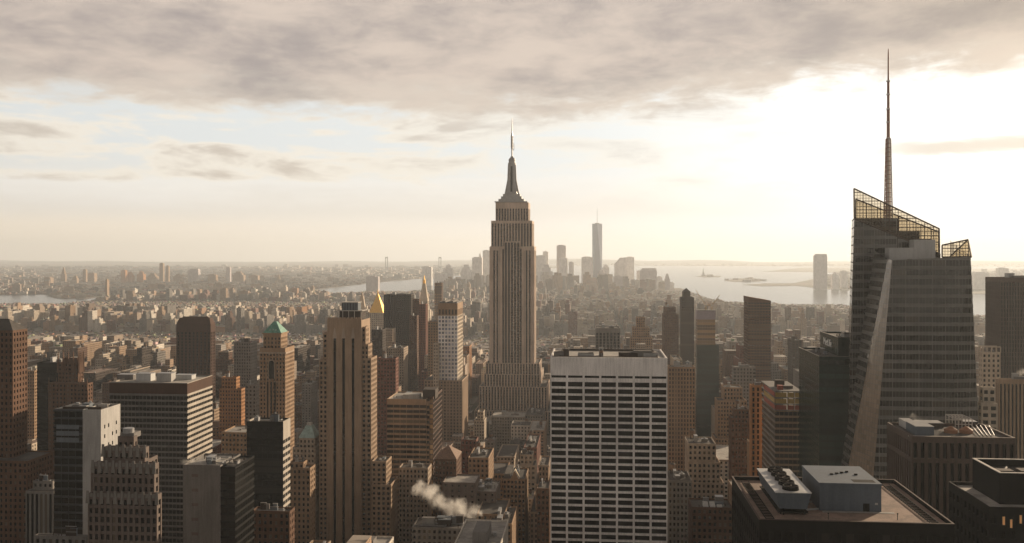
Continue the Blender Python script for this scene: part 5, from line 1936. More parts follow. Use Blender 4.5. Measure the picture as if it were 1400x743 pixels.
# ------------------------------------------------------------------ far skyline towers (hazy, a few pixels wide)
def skyline_tower(label, px0, px1, py, v, shape='flat', group=None, tint='pale_panel', name='skyscraper', ext=None):
    v = v * 1.17 if group == 'hazy towers at the far tip' and v < 6300 else v
    x0, x1 = X(px0, v), X(px1, v)
    z = Z(py, (px0 + px1) / 2, v)
    d = max(22.0, min(45.0, (x1 - x0) * .8))
    root = bpy.data.objects.new(name, None); COL.objects.link(root)
    loc = ((x0 + x1) / 2, v + d / 2, 0.0)
    root.location = loc
    tag(root, label, 'skyscraper' if name == 'skyscraper' else 'tower', group)
    FOOT.append((x0 - 5, x1 + 5, v - 5, v + d + 5))
    HERO_RECTS.append((x0, x1, v, v + d, z))
    w = MB(); c = MB(); cn = 'roof'
    cx, cy = (x0 + x1) / 2, v + d / 2
    hw = (x1 - x0) / 2
    mt = {'grey_stone': 'white_travertine', 'concrete': 'haze_concrete', 'blue_grey_metal': 'haze_concrete'}.get(tint, tint)  # far walls swapped for paler ones, distance haze put into their colour
    def ribs(a0, a1, b0, z0, z1):
        n = max(3, int((a1 - a0) / 6))
        for i in range(n + 1):
            a = a0 + (a1 - a0) * i / n
            w.box(max(a0, a - .8), min(a1, a + .8), b0 - .7, b0 - .003, z0, z1 - .01, mt)
        k = z0 + 12
        while k < z1 - 4:
            w.box(a0 + .02, a1 - .02, b0 - .35, b0 - .003, k, k + 1.6, mt); k += 12
    if shape == 'flat':
        w.box(x0, x1, v, v + d, 0, z, mt); ribs(x0, x1, v, 0, z)
        c.box(x0 + hw * .3, x1 - hw * .5, v + d * .2, v + d * .7, z + .005, z + 5, mt); cn = 'rooftop_unit'
    elif shape == 'step':
        w.box(x0, x1, v, v + d, 0, z * .72, mt); ribs(x0, x1, v, 0, z * .72)
        w.box(x0 + hw * .25, x1 - hw * .35, v + d * .12, v + d * .88, z * .72 + .005, z * .88, mt)
        c.box(x0 + hw * .5, x1 - hw * .6, v + d * .25, v + d * .75, z * .88 + .005, z, mt); cn = 'upper_tier'
    elif shape == 'dome':
        zb = z - hw * .9
        w.box(x0, x1, v, v + d, 0, zb, mt); ribs(x0, x1, v, 0, zb)
        c.lathe(cx, cy, [(min(hw, d / 2) * math.cos(a), zb + .005 + hw * .9 * math.sin(a)) for a in np.linspace(0, 1.45, 7)], mt, 14); cn = 'dome'
    elif shape == 'point':
        zb = z - hw * 2.2
        w.box(x0, x1, v, v + d, 0, zb * .8, mt); w.box(x0 + hw * .3, x1 - hw * .3, v + d * .15, v + d * .85, zb * .8 + .005, zb, mt); ribs(x0, x1, v, 0, zb * .8)
        c.frustum(x0 + hw * .4, x1 - hw * .4, v + d * .2, v + d * .8, zb + .005, cx - 1, cx + 1, cy - 1, cy + 1, z, mt); cn = 'pointed_roof'
    elif shape == 'chamfer':
        zb = z - hw * .35
        w.box(x0, x1, v, v + d, 0, zb, mt); ribs(x0, x1, v, 0, zb)
        c.frustum(x0, x1, v, v + d, zb + .005, x0 + hw * .3, x1 - hw * .12, v + 4, v + d - 4, z, mt); cn = 'sloped_roof'
    elif shape == 'lean':
        zb = z - hw * 1.1
        w.box(x0, x1, v, v + d, 0, zb, mt); ribs(x0, x1, v, 0, zb)
        c.hexa([(x0, v, zb + .005), (x1, v, zb + .005), (x1, v + d, zb + .005), (x0, v + d, zb + .005), (x0 + hw * .9, v, z - 4), (x1, v, z), (x1, v + d, z), (x0 + hw * .9, v + d, z - 4)], mt); cn = 'sloped_roof'
    elif shape == 'obelisk':
        zb = z - (ext or 70)
        a, b = .62 * hw, hw
        w.hexa([(cx - b, cy - b, 0), (cx + b, cy - b, 0), (cx + b, cy + b, 0), (cx - b, cy + b, 0), (cx - b * .98, cy - b * .98, 40), (cx + b * .98, cy - b * .98, 40), (cx + b * .98, cy + b * .98, 40), (cx - b * .98, cy + b * .98, 40)], 'glass_blue')
        n = 8
        def ring(rot, r, zz):
            return [(cx + r * math.cos(rot + math.pi / 2 * i), cy + r * math.sin(rot + math.pi / 2 * i), zz) for i in range(4)]
        lo = ring(math.pi / 4, b * 1.36, 40.01); hi = ring(0, b * .98, zb)
        for i in range(4):
            w.poly([lo[i], lo[(i + 1) % 4], hi[(i + 1) % 4]], 'glass_blue')
            w.poly([lo[i], hi[(i + 1) % 4], hi[i]], 'glass_blue')
        w.poly(hi, 'tar_roof')
        c.lathe(cx, cy, [(hw * .45, zb), (hw * .45, zb + 5), (1.6, zb + 6), (1.1, z - 20), (.4, z)], 'spire_metal', 10); cn = 'antenna'
    link('wall', w.mesh('wall', loc), root)
    link(cn, c.mesh(cn, loc), root)
    if ext and shape != 'obelisk':
        e = MB(); e.lathe(cx, cy, [(1.6, z), (1.2, z + ext * .6), (.3, z + ext)], 'spire_metal', 6)
        link('antenna', e.mesh('antenna', loc), root)
    return root


SG = 'hazy towers at the far tip'
for a in [
    ('tallest far tower, pale tapering glass with needle antenna, in the haze', 809.5, 823.5, 306, 5900, 'obelisk', 'glass_blue'),
    ('hazy broad tower against the left side of the tapering glass tower', 795, 811, 352, 5750, 'flat', 'grey_stone'),
    ('hazy flat square tower right of the great tower, tallest left of the tapering glass tower', 761, 773.5, 336, 6000, 'flat', 'blue_grey_metal'),
    ('hazy lower wing block clinging to the flat square tower', 764, 776, 353, 5900, 'flat', 'grey_stone'),
    ('hazy stepped tower just right of the great tower edge', 733, 746, 350, 5900, 'flat', 'grey_stone'),
    ('hazy slim tower with short mast right of the great tower', 742, 749.5, 344.5, 6050, 'flat', 'grey_stone', None, 15),
    ('hazy stepped bulk before the slim tower with short mast', 739, 755.5, 362, 5500, 'step', 'concrete'),
    ('hazy narrow slab between the flat square tower and the tapering glass tower', 777.5, 784.5, 359, 5900, 'flat', 'grey_stone'),
    ('hazy round topped tower against the right side of the tapering glass tower', 823.5, 833, 362, 5900, 'dome', 'grey_stone'),
    ('hazy domed block low before the tapering glass tower', 817, 828, 369, 5600, 'dome', 'concrete'),
    ('hazy tower with curved left shoulder right of the tapering glass tower', 840, 857, 352, 5850, 'lean', 'grey_stone'),
    ('hazy flat slab joined to the tower with curved left shoulder', 856.5, 867, 352, 6050, 'flat', 'grey_stone'),
    ('hazy squat tower before the tower with curved left shoulder', 838.5, 851.5, 378, 5300, 'flat', 'concrete'),
    ('hazy wide tower with cut corners, largest near the river', 875, 898, 367, 5500, 'chamfer', 'concrete'),
    ('hazy low tower left of the wide tower with cut corners', 870.5, 878, 371, 5600, 'flat', 'grey_stone'),
    ('hazy low block right of the wide tower with cut corners', 898, 905.5, 379, 5500, 'flat', 'grey_stone'),
    ('hazy slim tower by the river right of the wide tower with cut corners', 909, 916, 374.5, 5300, 'step', 'concrete'),
    ('hazy low block at the river bank, rightmost of the far cluster', 915, 921.5, 387, 5300, 'flat', 'grey_stone'),
    ('hazy twin peaked tall block touching the left edge of the great tower', 660, 670.5, 343, 5800, 'flat', 'grey_stone'),
    ('hazy broad tower with pointed corner left of the great tower', 645.5, 659, 352.5, 5700, 'flat', 'grey_stone'),
    ('hazy thin pointed tower behind the broad tower left of the great tower', 652, 660, 345.5, 6000, 'point', 'grey_stone'),
    ('hazy flat topped tower third left of the great tower', 630, 644.5, 362, 5700, 'step', 'grey_stone'),
    ('hazy domed tower left of the flat topped far tower', 606, 618.5, 361.5, 5600, 'dome', 'grey_stone'),
    ('hazy squat block behind the needle thin bronze tower', 593.5, 609, 374.5, 5500, 'flat', 'grey_stone'),
    ('hazy slab tower with antenna behind the gold tipped clock tower', 577, 590, 365, 6100, 'flat', 'grey_stone'),
    ('grey block standing alone at the far river bank above the gold pyramid', 500.5, 517, 378.5, 5000, 'flat', 'concrete'),
    ('hazy dark squat block low in the far cluster right of the great tower', 741, 757, 377, 5100, 'flat', 'concrete'),
    ('hazy low block between far towers before the flat square tower', 776, 792, 384, 5000, 'step', 'grey_stone'),
    ('hazy low tan block under the tapering glass tower', 806, 818, 389, 4800, 'flat', 'limestone'),
    ('hazy pale low block left of the great tower beside its far steam', 633, 642, 389, 4800, 'flat', 'pale_limestone'),
    ('tall glass tower alone across the river with curved top', 1114, 1131, 347.5, 6600, 'chamfer', 'blue_grey_metal'),
    ('hazy small tower across the river right of the tall lone tower', 1138, 1147, 372, 6600, 'dome', 'grey_stone'),
    ('hazy twin block across the river second right of the tall lone tower', 1150, 1159, 371, 6700, 'flat', 'grey_stone'),
    ('hazy tower across the river beside the faceted glass skyscraper right edge', 1365, 1379, 367, 6800, 'flat', 'grey_stone'),
    ('hazy low block across the river right of the faceted glass skyscraper', 1333, 1352, 373, 6700, 'flat', 'grey_stone'),
]:
    nm, p0, p1, py, v, shp, tint = a[:7]
    ext = a[8] if len(a) > 8 else None
    if shp == 'obelisk':
        z_top = Z(284, 816, v * 1.17)
        skyline_tower(nm, p0, p1, 284, v, 'obelisk', SG, tint, ext=z_top - Z(306, 816, v * 1.17))
    else:
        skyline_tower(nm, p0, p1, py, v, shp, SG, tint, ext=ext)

BG = 'towers across the river on the left'
for nm, p0, p1, py, v, shp in [
    ('far slim pointed tower across the river, leftmost of the tall ones', 83, 88.5, 365, 7300, 'point'),
    ('far slim flat tower across the river, next right of the pointed one', 113, 117.5, 369, 7400, 'flat'),
    ('far squat tower across the river, pressed beside the slim flat one', 119, 129, 374, 7500, 'flat'),
    ('far small tower across the river, left of the slim flat one', 99, 105, 377, 7200, 'step'),
    ('far rusty orange tower across the river', 165, 171.5, 370, 7200, 'flat'),
    ('far grey tower across the river, touching the rusty orange one', 172, 180.5, 372, 7300, 'step'),
    ('far blunt tower across the river, between rusty orange and twin thin ones', 187, 196, 371, 7300, 'dome'),
    ('far wide stepped tower across the river, left of the twin thin ones', 201, 214, 374, 7200, 'step'),
    ('far tallest thin tower across the river', 218, 223, 360.5, 7500, 'flat'),
    ('far second thin tower across the river, right of the tallest thin one', 226.5, 230.5, 364, 7500, 'flat'),
    ('far low wide tower across the river, right of the twin thin ones', 237, 248, 375, 7300, 'step'),
    ('far broad dark tower across the river, widest of the row', 257, 271, 368, 7400, 'chamfer'),
    ('far tan tower across the river, right of the broad dark one', 284, 295, 376, 7300, 'flat'),
    ('far slim tower across the river, tallest right of the broad dark one', 309, 314.5, 366, 7600, 'flat'),
    ('far wide tower across the river, right of that tall slim one', 318, 333, 371.5, 7400, 'step'),
    ('far twin topped block across the river, second from right', 340, 352.5, 377, 7300, 'flat'),
    ('far pointed tower across the river, rightmost of the row', 376, 384, 374.5, 7400, 'point'),
    ('far low tower across the river, leftmost of the row', 60, 69, 380, 7000, 'flat'),
    ('thin pale chimney like tower on the near bank', 144, 146.5, 383, 4700, 'flat'),
]:
    tint = 'orange_brick' if 'rusty' in nm else ('tan_brick' if 'tan' in nm else ('concrete' if 'dark' in nm else 'fawn_stone'))
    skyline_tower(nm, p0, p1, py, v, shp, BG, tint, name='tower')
# faint bridge towers on the horizon
for nm, px_ in (('faint bridge tower on the horizon above the gold pyramid', 528.5), ('faint bridge tower on the horizon left of the great tower', 601.5)):
    v = 12500.0
    cx = X(px_, v); root = bpy.data.objects.new('bridge_tower', None); COL.objects.link(root); root.location = (cx, v, 0)
    tag(root, nm, 'bridge', 'suspension bridge towers on the horizon')
    for sx in (-14, 14):
        m = MB(); m.box(cx + sx - 5, cx + sx + 5, v - 5, v + 5, -1.5, 215, 'blue_grey_metal'); link('leg', m.mesh('leg', (cx, v, 0)), root)
    m = MB(); m.box(cx - 9, cx + 9, v - 4, v + 4, 195, 212, 'blue_grey_metal'); m.box(cx - 9, cx + 9, v - 4, v + 4, 60, 72, 'blue_grey_metal'); link('crossbeam', m.mesh('crossbeam', (cx, v, 0)), root)


def statue():
    x, y = on_ground(961.5, 377.6)
    root = bpy.data.objects.new('statue', None); COL.objects.link(root); root.location = (x, y, 0)
    tag(root, 'tiny statue with raised arm on a pedestal on the harbour island', 'statue')
    m = MB(); m.frustum(-24, 24, -24, 24, 0, -18, 18, -18, 18, 18, 'grey_stone'); m.frustum(-11, 11, -11, 11, 18.01, -8, 8, -8, 8, 47, 'grey_stone'); link('pedestal', m.mesh('pedestal'), root)
    m = MB(); m.lathe(0, 0, [(6.5, 47), (5, 62), (4.5, 72), (2, 76), (2.6, 80), (1.5, 84)], 'verdigris_statue', 10); m.bar((3.5, 0, 72), (6, 0, 92), 1.2, 'verdigris_statue'); m.lathe(6, 0, [(1.5, 91), (2.2, 93), (.3, 96)], 'verdigris_statue', 8)
    link('figure', m.mesh('figure'), root)


statue()

# ------------------------------------------------------------------ the rest of the city
def inside(poly, x, y):
    c = False
    j = len(poly) - 1
    for i in range(len(poly)):
        if (poly[i][1] > y) != (poly[j][1] > y) and x < (poly[j][0] - poly[i][0]) * (y - poly[i][1]) / (poly[j][1] - poly[i][1]) + poly[i][0]:
            c = not c
        j = i
    return c


LANDS = {}
for o in bpy.data.objects:
    if o.name.startswith('ground'):
        n = len(o.data.vertices) // 2
        LANDS[o.name] = [(v.co.x, v.co.y) for v in list(o.data.vertices)[:n]]

ENV = [(-100, 610), (0, 610), (60, 650), (150, 600), (230, 560), (300, 560), (335, 590), (440, 590), (545, 600), (600, 590), (660, 600), (740, 625), (760, 640), (910, 640), (1000, 620), (1090, 600), (1200, 560), (1500, 560)]
ENV2 = [(-100, 462), (0, 462), (240, 468), (430, 470), (540, 462), (640, 470), (670, 500), (740, 490), (760, 462), (930, 462), (1100, 462), (1500, 455)]


def env(tbl, px):
    return float(np.interp(px, [a for a, _ in tbl], [b for _, b in tbl]))


TONES = [('tan brick', 'tan_brick', (.31, .20, .12)), ('brown brick', 'brown_brick', (.13, .08, .05)), ('red brick', 'red_brick', (.17, .075, .05)),
         ('pale stone', 'pale_limestone', (.45, .38, .30)), ('grey stone', 'grey_stone', (.23, .205, .18)), ('fawn stone', 'fawn_stone', (.28, .21, .155)),
         ('white brick', 'white_brick', (.56, .51, .44)), ('orange brick', 'orange_brick', (.34, .18, .09)), ('dark brick', 'dark_brick', (.08, .055, .042))]
TW = [.19, .13, .06, .18, .17, .12, .09, .03, .03]
AVE = [-5400, -5120, -4840, -4560, -4280, -4000, -3720, -3440, -3160, -2880, -2600, -2320, -2040, -1760, -1480, -1200, -980, -790, -640, -500, -360, -186, 95, 375, 655, 935, 1215, 1495, 1775, 2055, 2335, 2615, 2900, 3200, 3500]
cand = []
rng = random.Random(77)


def free(x0, x1, y0, y1):
    for a, b, c, d in FOOT:
        if x0 < b and x1 > a and y0 < d and y1 > c:
            return False
    return True


pads = MB()
near_land = LANDS['ground']
row = 300.0
while row < 7000:
    for k in range(len(AVE) - 1):
        bx0, bx1 = AVE[k] + 13, AVE[k + 1] - 13
        pc = project((bx0 + bx1) / 2, row + 31, 0)
        if not pc or pc[0] < -260 or pc[0] > 1660:
            continue
        if not inside(near_land, (bx0 + bx1) / 2, row + 31):
            continue
        if row < 2600:
            pads.box(bx0 - 4, bx1 + 4, row - 3, row + 65, -.3, .15, 'paving', skip=(0,))
        x = bx0
        while x < bx1 - 8:
            deep = rng.random() < (.30 if row < 2600 else .12)
            w = rng.choice((14, 16, 18, 22, 26, 32)) * rng.uniform(.85, 1.2)
            if row > 3000:
                w *= 1.15
            w = min(w, bx1 - x)
            edge = x < bx0 + 30 or x > bx1 - 34
            for (ya, yb) in (((row, row + 62),) if deep else ((row, row + rng.uniform(26, 31)), (row + 31.5, row + 62))):
                if row < 1400:
                    h = rng.lognormvariate(math.log(44), .42)
                elif row < 2300:
                    h = rng.lognormvariate(math.log(44), .45) if rng.random() > .05 else rng.uniform(60, 105)
                elif row < 3200:
                    h = rng.lognormvariate(math.log(31), .5) if rng.random() > .04 else rng.uniform(50, 90)
                else:
                    h = rng.lognormvariate(math.log(19), .42)
                    if rng.random() < .035:
                        h = rng.uniform(40, 75)
                if edge and row < 2600:
                    h *= 1.25
                if deep:
                    h *= 1.2
                h = min(max(h, 11), 150)
                cand.append([x + .02, x + w - .25, ya, yb, h, 0])
            x += w
    row += 80.5
struct('pavement', pads)
# housing slabs along the near bank of the river on the left
for px_, py_, n in ((150, 420, 8), (200, 418, 8), (240, 414, 7), (280, 416, 8), (330, 416, 6), (370, 424, 7), (60, 428, 6), (110, 432, 6), (420, 420, 6), (20, 440, 5)):
    cx, cy = on_ground(px_, py_ + 8)
    for _ in range(n):
        x, y = cx + rng.uniform(-130, 130), cy + rng.uniform(-120, 160)
        cand.append([x, x + rng.uniform(22, 40), y, y + rng.uniform(16, 26), rng.uniform(38, 62), 0])
for _ in range(70):
    px_ = rng.uniform(125, 430)
    x, y = on_ground(px_, float(np.interp(px_, [125, 200, 300, 430], [419, 412, 411, 409])) + rng.uniform(0, 8))
    cand.append([x, x + rng.uniform(24, 60), y, y + rng.uniform(16, 26), rng.uniform(34, 58), 0])
# across the river
bl = LANDS['ground.001']
y = 4300.0
while y < 17000:
    st_ = 60 if y < 8000 else 105
    x = -11000.0
    while x < 1500:
        w = rng.uniform(.45, .95) * st_
        p = project(x, y, 0)
        if p and -60 < p[0] < 860 and rng.random() < (.86 if y < 9000 else .6) and inside(bl, x, y) and inside(bl, x + w, y + 40):
            h = rng.lognormvariate(math.log(13), .42)
            if rng.random() < .03:
                h = rng.uniform(28, 60)
            cand.append([x, x + w, y, y + rng.uniform(.35, .7) * st_, h, 1])
        x += st_
    y += st_ * .9
for _ in range(75):
    px_ = rng.uniform(602, 915); v_ = rng.uniform(5500, 7000)
    x = X(px_, v_)
    top_ = float(np.interp(px_, [600, 640, 700, 850, 900, 920], [383, 376, 374, 375, 382, 391])) + abs(rng.gauss(0, 5))
    cand.append([x, x + rng.uniform(28, 52), v_, v_ + 35, max(20, Z(top_, px_, v_)), 1])
jl = LANDS['ground.004']
for _ in range(900):
    px_ = rng.uniform(1130, 1440); py_ = rng.uniform(371, 396)
    x, y = on_ground(px_, py_)
    if inside(jl, x, y):
        cand.append([x, x + rng.uniform(30, 80), y, y + 40, rng.lognormvariate(math.log(15), .5), 1])
for key, n in (('ground.002', 5), ('ground.003', 16), ('ground.006', 700)):
    poly = LANDS[key]
    xs = [p[0] for p in poly]; ysx = [p[1] for p in poly]
    for _ in range(n):
        x = rng.uniform(min(xs), min(max(xs), 16000)); y = rng.uniform(min(ysx), min(max(ysx), 24000))
        if inside(poly, x, y):
            cand.append([x, x + rng.uniform(25, 70), y, y + 30, rng.uniform(8, 22), 1])

# height limits so that nothing stands in front of what the photo shows free
keep = []
for c in cand:
    x0, x1, y0, y1, h, far = c
    if not far and not free(x0, x1, y0, y1):
        continue
    xm = (x0 + x1) / 2
    pt_ = project(xm, y0, h)
    if not pt_:
        continue
    px_, py_, d = pt_
    lim = 746 if y0 < 655 else env(ENV, px_) if y0 < 1150 else (env(ENV2, px_) if y0 < 2700 else (418 if px_ < 600 else 408) if y0 < 4500 else 0)
    if 640 < px_ < 745 and 1000 < y0 < 1290:
        lim = 575
    if not far and y0 >= 2700:
        shore = float(np.interp(px_, [-100, 112, 118, 430, 450, 600, 625, 870, 900, 930, 1000, 1100, 1200, 1320, 1500], [417, 417, 396, 392, 401, 399, 385, 388, 398, 404, 413, 419, 424, 436, 436]))
        lim = max(lim if y0 < 4500 else 0, shore)
    if py_ < lim:
        h2 = CZ - (lim - Y0) * d / F
        h = h2 * rng.uniform(.72, 1.0)
        if h < 9:
            h = 9
    c[4] = h
    keep.append(c)

# which of them show: paint all silhouettes from far to near and count
buf = np.full((743, 1400), -1, dtype=np.int32)
items = [(c[2], i, c) for i, c in enumerate(keep)] + [(r[2], -2, r) for r in HERO_RECTS]
items.sort(key=lambda t: -t[0])
for y0, i, c in items:
    x0, x1, ya, yb, h = c[:5]
    q = [project(a, b, h) for a in (x0, x1) for b in (ya, yb)]
    if any(p is None for p in q):
        continue
    g0 = project((x0 + x1) / 2, ya, 0)
    a, b = int(min(p[0] for p in q)), int(math.ceil(max(p[0] for p in q)))
    t = int(min(p[1] for p in q)); e = int(g0[1])
    a, b, t, e = max(a, 0), min(b, 1400), max(t, 0), min(e, 743)
    if a < b and t < e:
        buf[t:e, a:b] = i
cnt = np.bincount(buf[buf >= 0].ravel(), minlength=len(keep))
n_things = len([o for o in bpy.data.objects if o.parent is None and o.get('category') in ('building', 'skyscraper', 'tower', 'office tower', 'apartment tower', 'office building', 'bank building', 'warehouse', 'clock tower')])
N_IND = max(0, 296 - n_things)
order = np.argsort(-cnt)
chosen = set(int(i) for i in order[:N_IND] if cnt[i] > 30 and keep[i][5] == 0)

REFS = [(40, 'brown brick tower'), (106, 'bare-white-walled tower'), (200, 'wide banded slab'), (268, 'reddish bronze tower'), (378, 'green copper pyramid'), (470, 'three-striped tower'),
        (514, 'gold pyramid'), (545, 'dark grey slab'), (612, 'white gridded tower'), (700, 'great spired tower'), (830, 'grey ribbed tower'), (940, 'pointed-cap tower'), (1035, 'sloping-topped tower'), (1120, 'green black tower'), (1240, 'faceted glass skyscraper'), (1385, 'pinstriped right-edge slab')]
plans = []
for i in sorted(chosen, key=lambda i: project(keep[i][0], keep[i][2], 0)[0]):
    x0, x1, y0, y1, h, far = keep[i]
    r = random.Random(i * 7 + 1)
    tone = r.choices(TONES, TW)[0]
    form = 'block'
    w, d = x1 - x0, y1 - y0
    u = r.random()
    if h > 46 and w > 15 and u < .55:
        form = 'stepped tower' if h > 60 else 'stepped block'
    elif h > 60:
        form = 'slab tower'
    elif w > 27:
        form = 'wide block'
    elif w < 15:
        form = 'narrow block'
    rf = r.choices(['water tank', 'roof hut', 'tank and hut', 'bare roof', 'cornice'], [.32, .24, .2, .12, .12])[0]
    px_ = project((x0 + x1) / 2, y0, h)[0]
    ref = min(REFS, key=lambda t: abs(t[0] - px_))
    dd = px_ - ref[0]
    side = 'right of' if dd > 14 else ('left of' if dd < -14 else 'by')
    dist = 'near' if y0 < 1000 else ('mid-distance' if y0 < 1900 else 'distant')
    plans.append([i, tone, form, rf, f"{dist} {tone[0]} {form} with {rf}, {side} {ref[1]}", r])
seen = {}
for p in plans:
    seen.setdefault(p[4], []).append(p)
ORD = ['first', 'second', 'third', 'fourth', 'fifth', 'sixth', 'seventh', 'eighth', 'ninth']
for lb, ps in seen.items():
    if len(ps) > 1:
        for k, p in enumerate(ps):
            p[4] = f"{lb}, {ORD[min(k, 8)]}-from-left"


def filler(p):
    i, tone, form, rf, label, r = p
    x0, x1, y0, y1, h, far = keep[i]
    mt = tone[1]
    B = Bld('apartment_block' if r.random() < .5 else 'loft_building', label, 'building', 'city blocks between the towers', min_area=14)
    k = dict(style=r.choice(['punched', 'punched', 'vert']), bay=r.uniform(2.9, 4.4), fl=r.uniform(3.4, 4.0), pier=r.uniform(.42, .58), sp=r.uniform(.40, .52), wall=mt,
             glass=r.choice(['glass_dark', 'glass_dark', 'glass_office']), dep=.45, roof=r.choice(['tar_roof', 'tar_roof', 'pale_roof', 'gravel_roof']))
    w, d = x1 - x0, y1 - y0
    if 'stepped' in form:
        h1 = h * r.uniform(.6, .78)
        B.tier(x0, x1, y0, y1, 0, h1, **k)
        ax, bx = x0 + w * r.uniform(.1, .25), x1 - w * r.uniform(.1, .25)
        if h > 65:
            h2 = h1 + (h - h1) * .6
            B.tier(ax, bx, y0 + d * .14, y1 - d * .1, h1 - .9, h2, **k)
            x0, x1, y0, y1 = ax + w * .12, bx - w * .12, y0 + d * .25, y1 - d * .2
            B.tier(x0, x1, y0, y1, h2 - .9, h, **k)
        else:
            x0, x1, y0, y1 = ax, bx, y0 + d * .15, y1 - d * .12
            B.tier(x0, x1, y0, y1, h1 - .9, h, **k)
    else:
        B.tier(x0, x1, y0, y1, 0, h, **k)
    w, d = x1 - x0, y1 - y0
    if 'hut' in rf:
        m = MB(); a = x0 + w * r.uniform(.15, .45); b = y0 + d * r.uniform(.25, .55)
        m.box(a, a + w * .32, b, b + d * .28, h - .95, h + r.uniform(2.4, 4.5), r.choice([mt, 'dark_brick', 'concrete'])); B.part('roof_hut', m)
    if 'tank' in rf:
        B.tank(x0 + w * r.uniform(.6, .78), y0 + d * r.uniform(.3, .7), h, r.uniform(1.6, 2.2), r.uniform(2.8, 3.8), r.uniform(2, 4))
    if rf == 'cornice':
        m = MB(); m.box(x0 - .6, x1 + .6, y0 - .6, y0 - .01, h - 1.2, h + .25, 'limestone'); m.box(x1 + .01, x1 + .6, y0, y1, h - 1.2, h + .25, 'limestone'); m.box(x0 - .6, x0 - .01, y0, y1, h - 1.2, h + .25, 'limestone'); B.part('cornice', m)
    m = MB()
    for _ in range(r.randint(1, 3)):
        a = x0 + w * r.uniform(.1, .8); b = y0 + d * r.uniform(.1, .8)
        m = MB(); m.box(a, a + r.uniform(1, 2.4), b, b + r.uniform(1, 2.4), h - .95, h + r.uniform(.3, 1.3), 'metal_grey'); B.part('rooftop_unit', m)
    B.done(foot=False)


for p in plans:
    filler(p)


def mass(name, idx, mat):
    V, Fc, T = [], [], []
    r = random.Random(5)
    rot = [0.0, 0.0, 0.0]
    def bx(x0, x1, y0, y1, z0, z1, c):
        o = len(V)
        q = [(x0, y0), (x1, y0), (x1, y1), (x0, y1)]
        if rot[0]:
            ca, sa = math.cos(rot[0]), math.sin(rot[0])
            q = [(rot[1] + (a - rot[1]) * ca - (b - rot[2]) * sa, rot[2] + (a - rot[1]) * sa + (b - rot[2]) * ca) for a, b in q]
        V.extend([(a, b, z0) for a, b in q] + [(a, b, z1) for a, b in q])
        for q in ((4, 5, 6, 7), (0, 1, 5, 4), (1, 2, 6, 5), (2, 3, 7, 6), (3, 0, 4, 7)):
            Fc.append(tuple(o + j for j in q)); T.append((*c, 1.0))
    for i in idx:
        x0, x1, y0, y1, h, far = keep[i]
        c = r.choices(TONES, TW)[0][2]
        k = r.uniform(.8, 1.25)
        c = tuple(min(.7, a * k) for a in c)
        w, d = x1 - x0, y1 - y0
        rot[:] = [(.35 + .5 * math.sin(x0 * .0009 + y0 * .0006)) if far else 0.0, x0, y0]
        bx(x0, x1, y0, y1, 0, h, c)
        if y0 < 6000:
            if h > 40 and r.random() < .5:
                bx(x0 + w * .2, x1 - w * .2, y0 + d * .2, y1 - d * .2, h + .01, h * 1.15, c)
            else:
                a, b = x0 + w * r.uniform(.1, .5), y0 + d * r.uniform(.1, .5)
                bx(a, a + w * .3, b, b + d * .3, h + .01, h + r.uniform(2, 5), tuple(q * r.uniform(.6, 1.2) for q in c))
            if y0 < 3200 and r.random() < .5:
                a, b = x0 + w * r.uniform(.1, .7), y0 + d * r.uniform(.1, .7)
                bx(a, a + 3, b, b + 3, h + 2, h + 6, (.12, .08, .055))
    me = bpy.data.meshes.new(name)
    me.from_pydata(V, [], Fc)
    at = me.attributes.new('tint', 'FLOAT_COLOR', 'FACE')
    at.data.foreach_set('color', np.array(T, dtype=np.float32).ravel())
    me.materials.append(MATS[mat])
    o = link(name, me)
    tag(o, None, None, None, 'stuff')
    return o


restn = [i for i in range(len(keep)) if i not in chosen]
tag(mass('city_blocks', restn, 'city_facade'), 'endless low city blocks spreading to the river and horizon', 'city blocks')

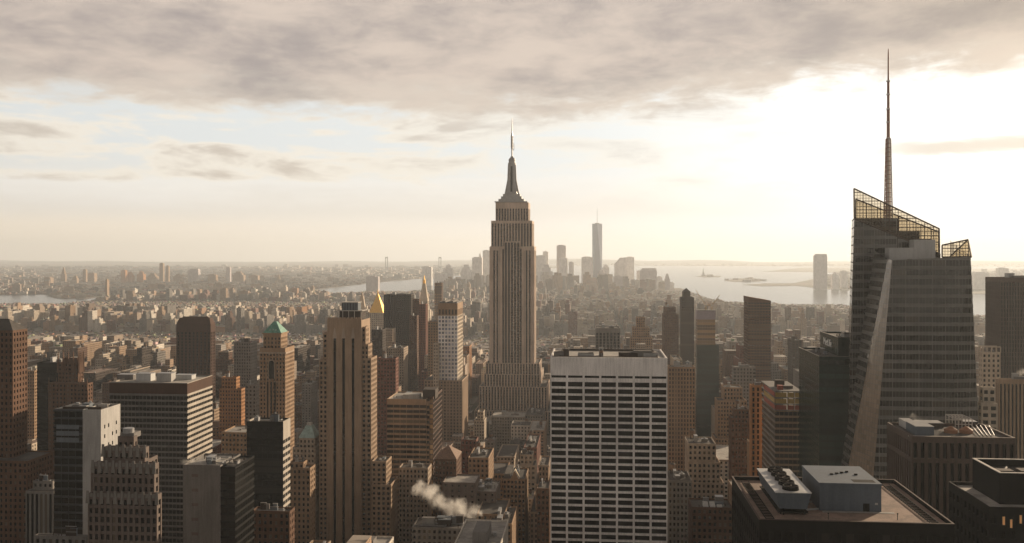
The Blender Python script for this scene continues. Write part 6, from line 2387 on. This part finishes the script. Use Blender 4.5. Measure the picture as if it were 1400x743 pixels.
# ------------------------------------------------------------------ steam
def steam(label, blobs, v, dens, box_pad=1.0, col=(0.95, 0.93, 0.9)):
    """blobs: (px, py, radius in px)"""
    k = depth_of(blobs[0][0], v) / F
    B3 = [(X(a, v), v, Z(b, a, v), c * k) for a, b, c in blobs]
    x0 = min(b[0] - b[3] for b in B3) - box_pad; x1 = max(b[0] + b[3] for b in B3) + box_pad
    z0 = min(b[2] - b[3] for b in B3) - box_pad; z1 = max(b[2] + b[3] for b in B3) + box_pad
    rr = max(b[3] for b in B3) + box_pad
    m = MB()
    m2 = bpy.data.materials.new('steam')
    m2.use_nodes = True
    t = m2.node_tree
    for n in list(t.nodes):
        t.nodes.remove(n)
    g = NT(t)
    out = g.new('ShaderNodeOutputMaterial'); pv = g.new('ShaderNodeVolumePrincipled')
    t.links.new(pv.outputs[0], out.inputs['Volume'])
    pos = g.new('ShaderNodeNewGeometry').outputs['Position']
    tx = g.new('ShaderNodeTexNoise'); g.put(tx.inputs['Vector'], pos); tx.inputs['Scale'].default_value = .55 / (rr * .5); tx.inputs['Detail'].default_value = 6
    tx.inputs['Roughness'].default_value = .62
    sub = g.new('ShaderNodeVectorMath', operation='SUBTRACT'); g.put(sub.inputs[0], tx.outputs['Color']); sub.inputs[1].default_value = (.5, .5, .5)
    wp = g.new('ShaderNodeVectorMath', operation='MULTIPLY_ADD'); g.put(wp.inputs[0], sub.outputs[0]); wp.inputs[1].default_value = (rr * 1.7,) * 3; g.put(wp.inputs[2], pos)
    acc = None
    for bx_, by_, bz_, br in B3:
        ds = g.new('ShaderNodeVectorMath', operation='DISTANCE'); g.put(ds.inputs[0], wp.outputs[0]); ds.inputs[1].default_value = (bx_, by_, bz_)
        f = g.m('SUBTRACT', 1.0, g.m('DIVIDE', ds.outputs['Value'], br * .85), clamp=True)
        acc = f if acc is None else g.m('MAXIMUM', acc, f)
    wisp = g.smooth(g.noise(pos, 1.7 / rr, 4, .6, .4), .34, .68)
    g.put(pv.inputs['Density'], g.m('MULTIPLY', g.m('MULTIPLY', g.smooth(acc, 0.0, .55), g.m('ADD', .12, wisp)), dens))
    pv.inputs['Color'].default_value = (*col, 1)
    pv.inputs['Anisotropy'].default_value = .3
    MATS['steam'] = m2
    m.box(x0, x1, v - rr, v + rr, z0, z1, 'steam')
    loc = ((x0 + x1) / 2, v, z0)
    o = link('steam_plume', m.mesh('steam_plume', loc))
    o.location = loc
    tag(o, label, 'steam', 'steam plumes over the roofs')


steam('largest white steam plume drifting right over low roofs at the bottom centre', [(576, 670, 16), (588, 673, 18), (598, 684, 17), (612, 692, 19), (630, 696, 17), (648, 700, 13)], 590, .16)
steam('thin white steam wisp above the panelled concrete block', [(252, 632, 6), (262, 631, 8), (272, 632, 6)], 440, .16)
steam('small steam puff beside the stepped orange brick tower', [(300, 512, 7), (306, 517, 6)], 930, .07)
steam('far steam streak left of the great spired tower', [(650, 408, 4), (656, 412, 5), (663, 416, 6)], 3000, .03)
steam('faint steam rising from the ribbed box roof', [(1249, 570, 7), (1255, 577, 7)], 352, .07)
steam('thin steam above the pinstriped tower at the right edge', [(1394, 511, 6), (1402, 508, 8)], 615, .08)

# ------------------------------------------------------------------ the air
m = MB()
hm = bpy.data.materials.new('haze')
hm.use_nodes = True
t = hm.node_tree
for n in list(t.nodes):
    t.nodes.remove(n)
g = NT(t)
out = g.new('ShaderNodeOutputMaterial'); pv = g.new('ShaderNodeVolumePrincipled')
t.links.new(pv.outputs[0], out.inputs['Volume'])
pv.inputs['Density'].default_value = HAZE_DENSITY
pv.inputs['Color'].default_value = HAZE_COLOR
pv.inputs['Anisotropy'].default_value = HAZE_ANISO
MATS['haze'] = hm
m.box(-FAR - 800, FAR + 800, -3800, FAR + 800, -4.0, 640.0, 'haze')
struct('haze', m, 'stuff')
print('individual blocks', len(plans), 'things before', n_things, 'city rest', len(restn), 'window parts', N_WIN[0], 'objects', len(bpy.data.objects))
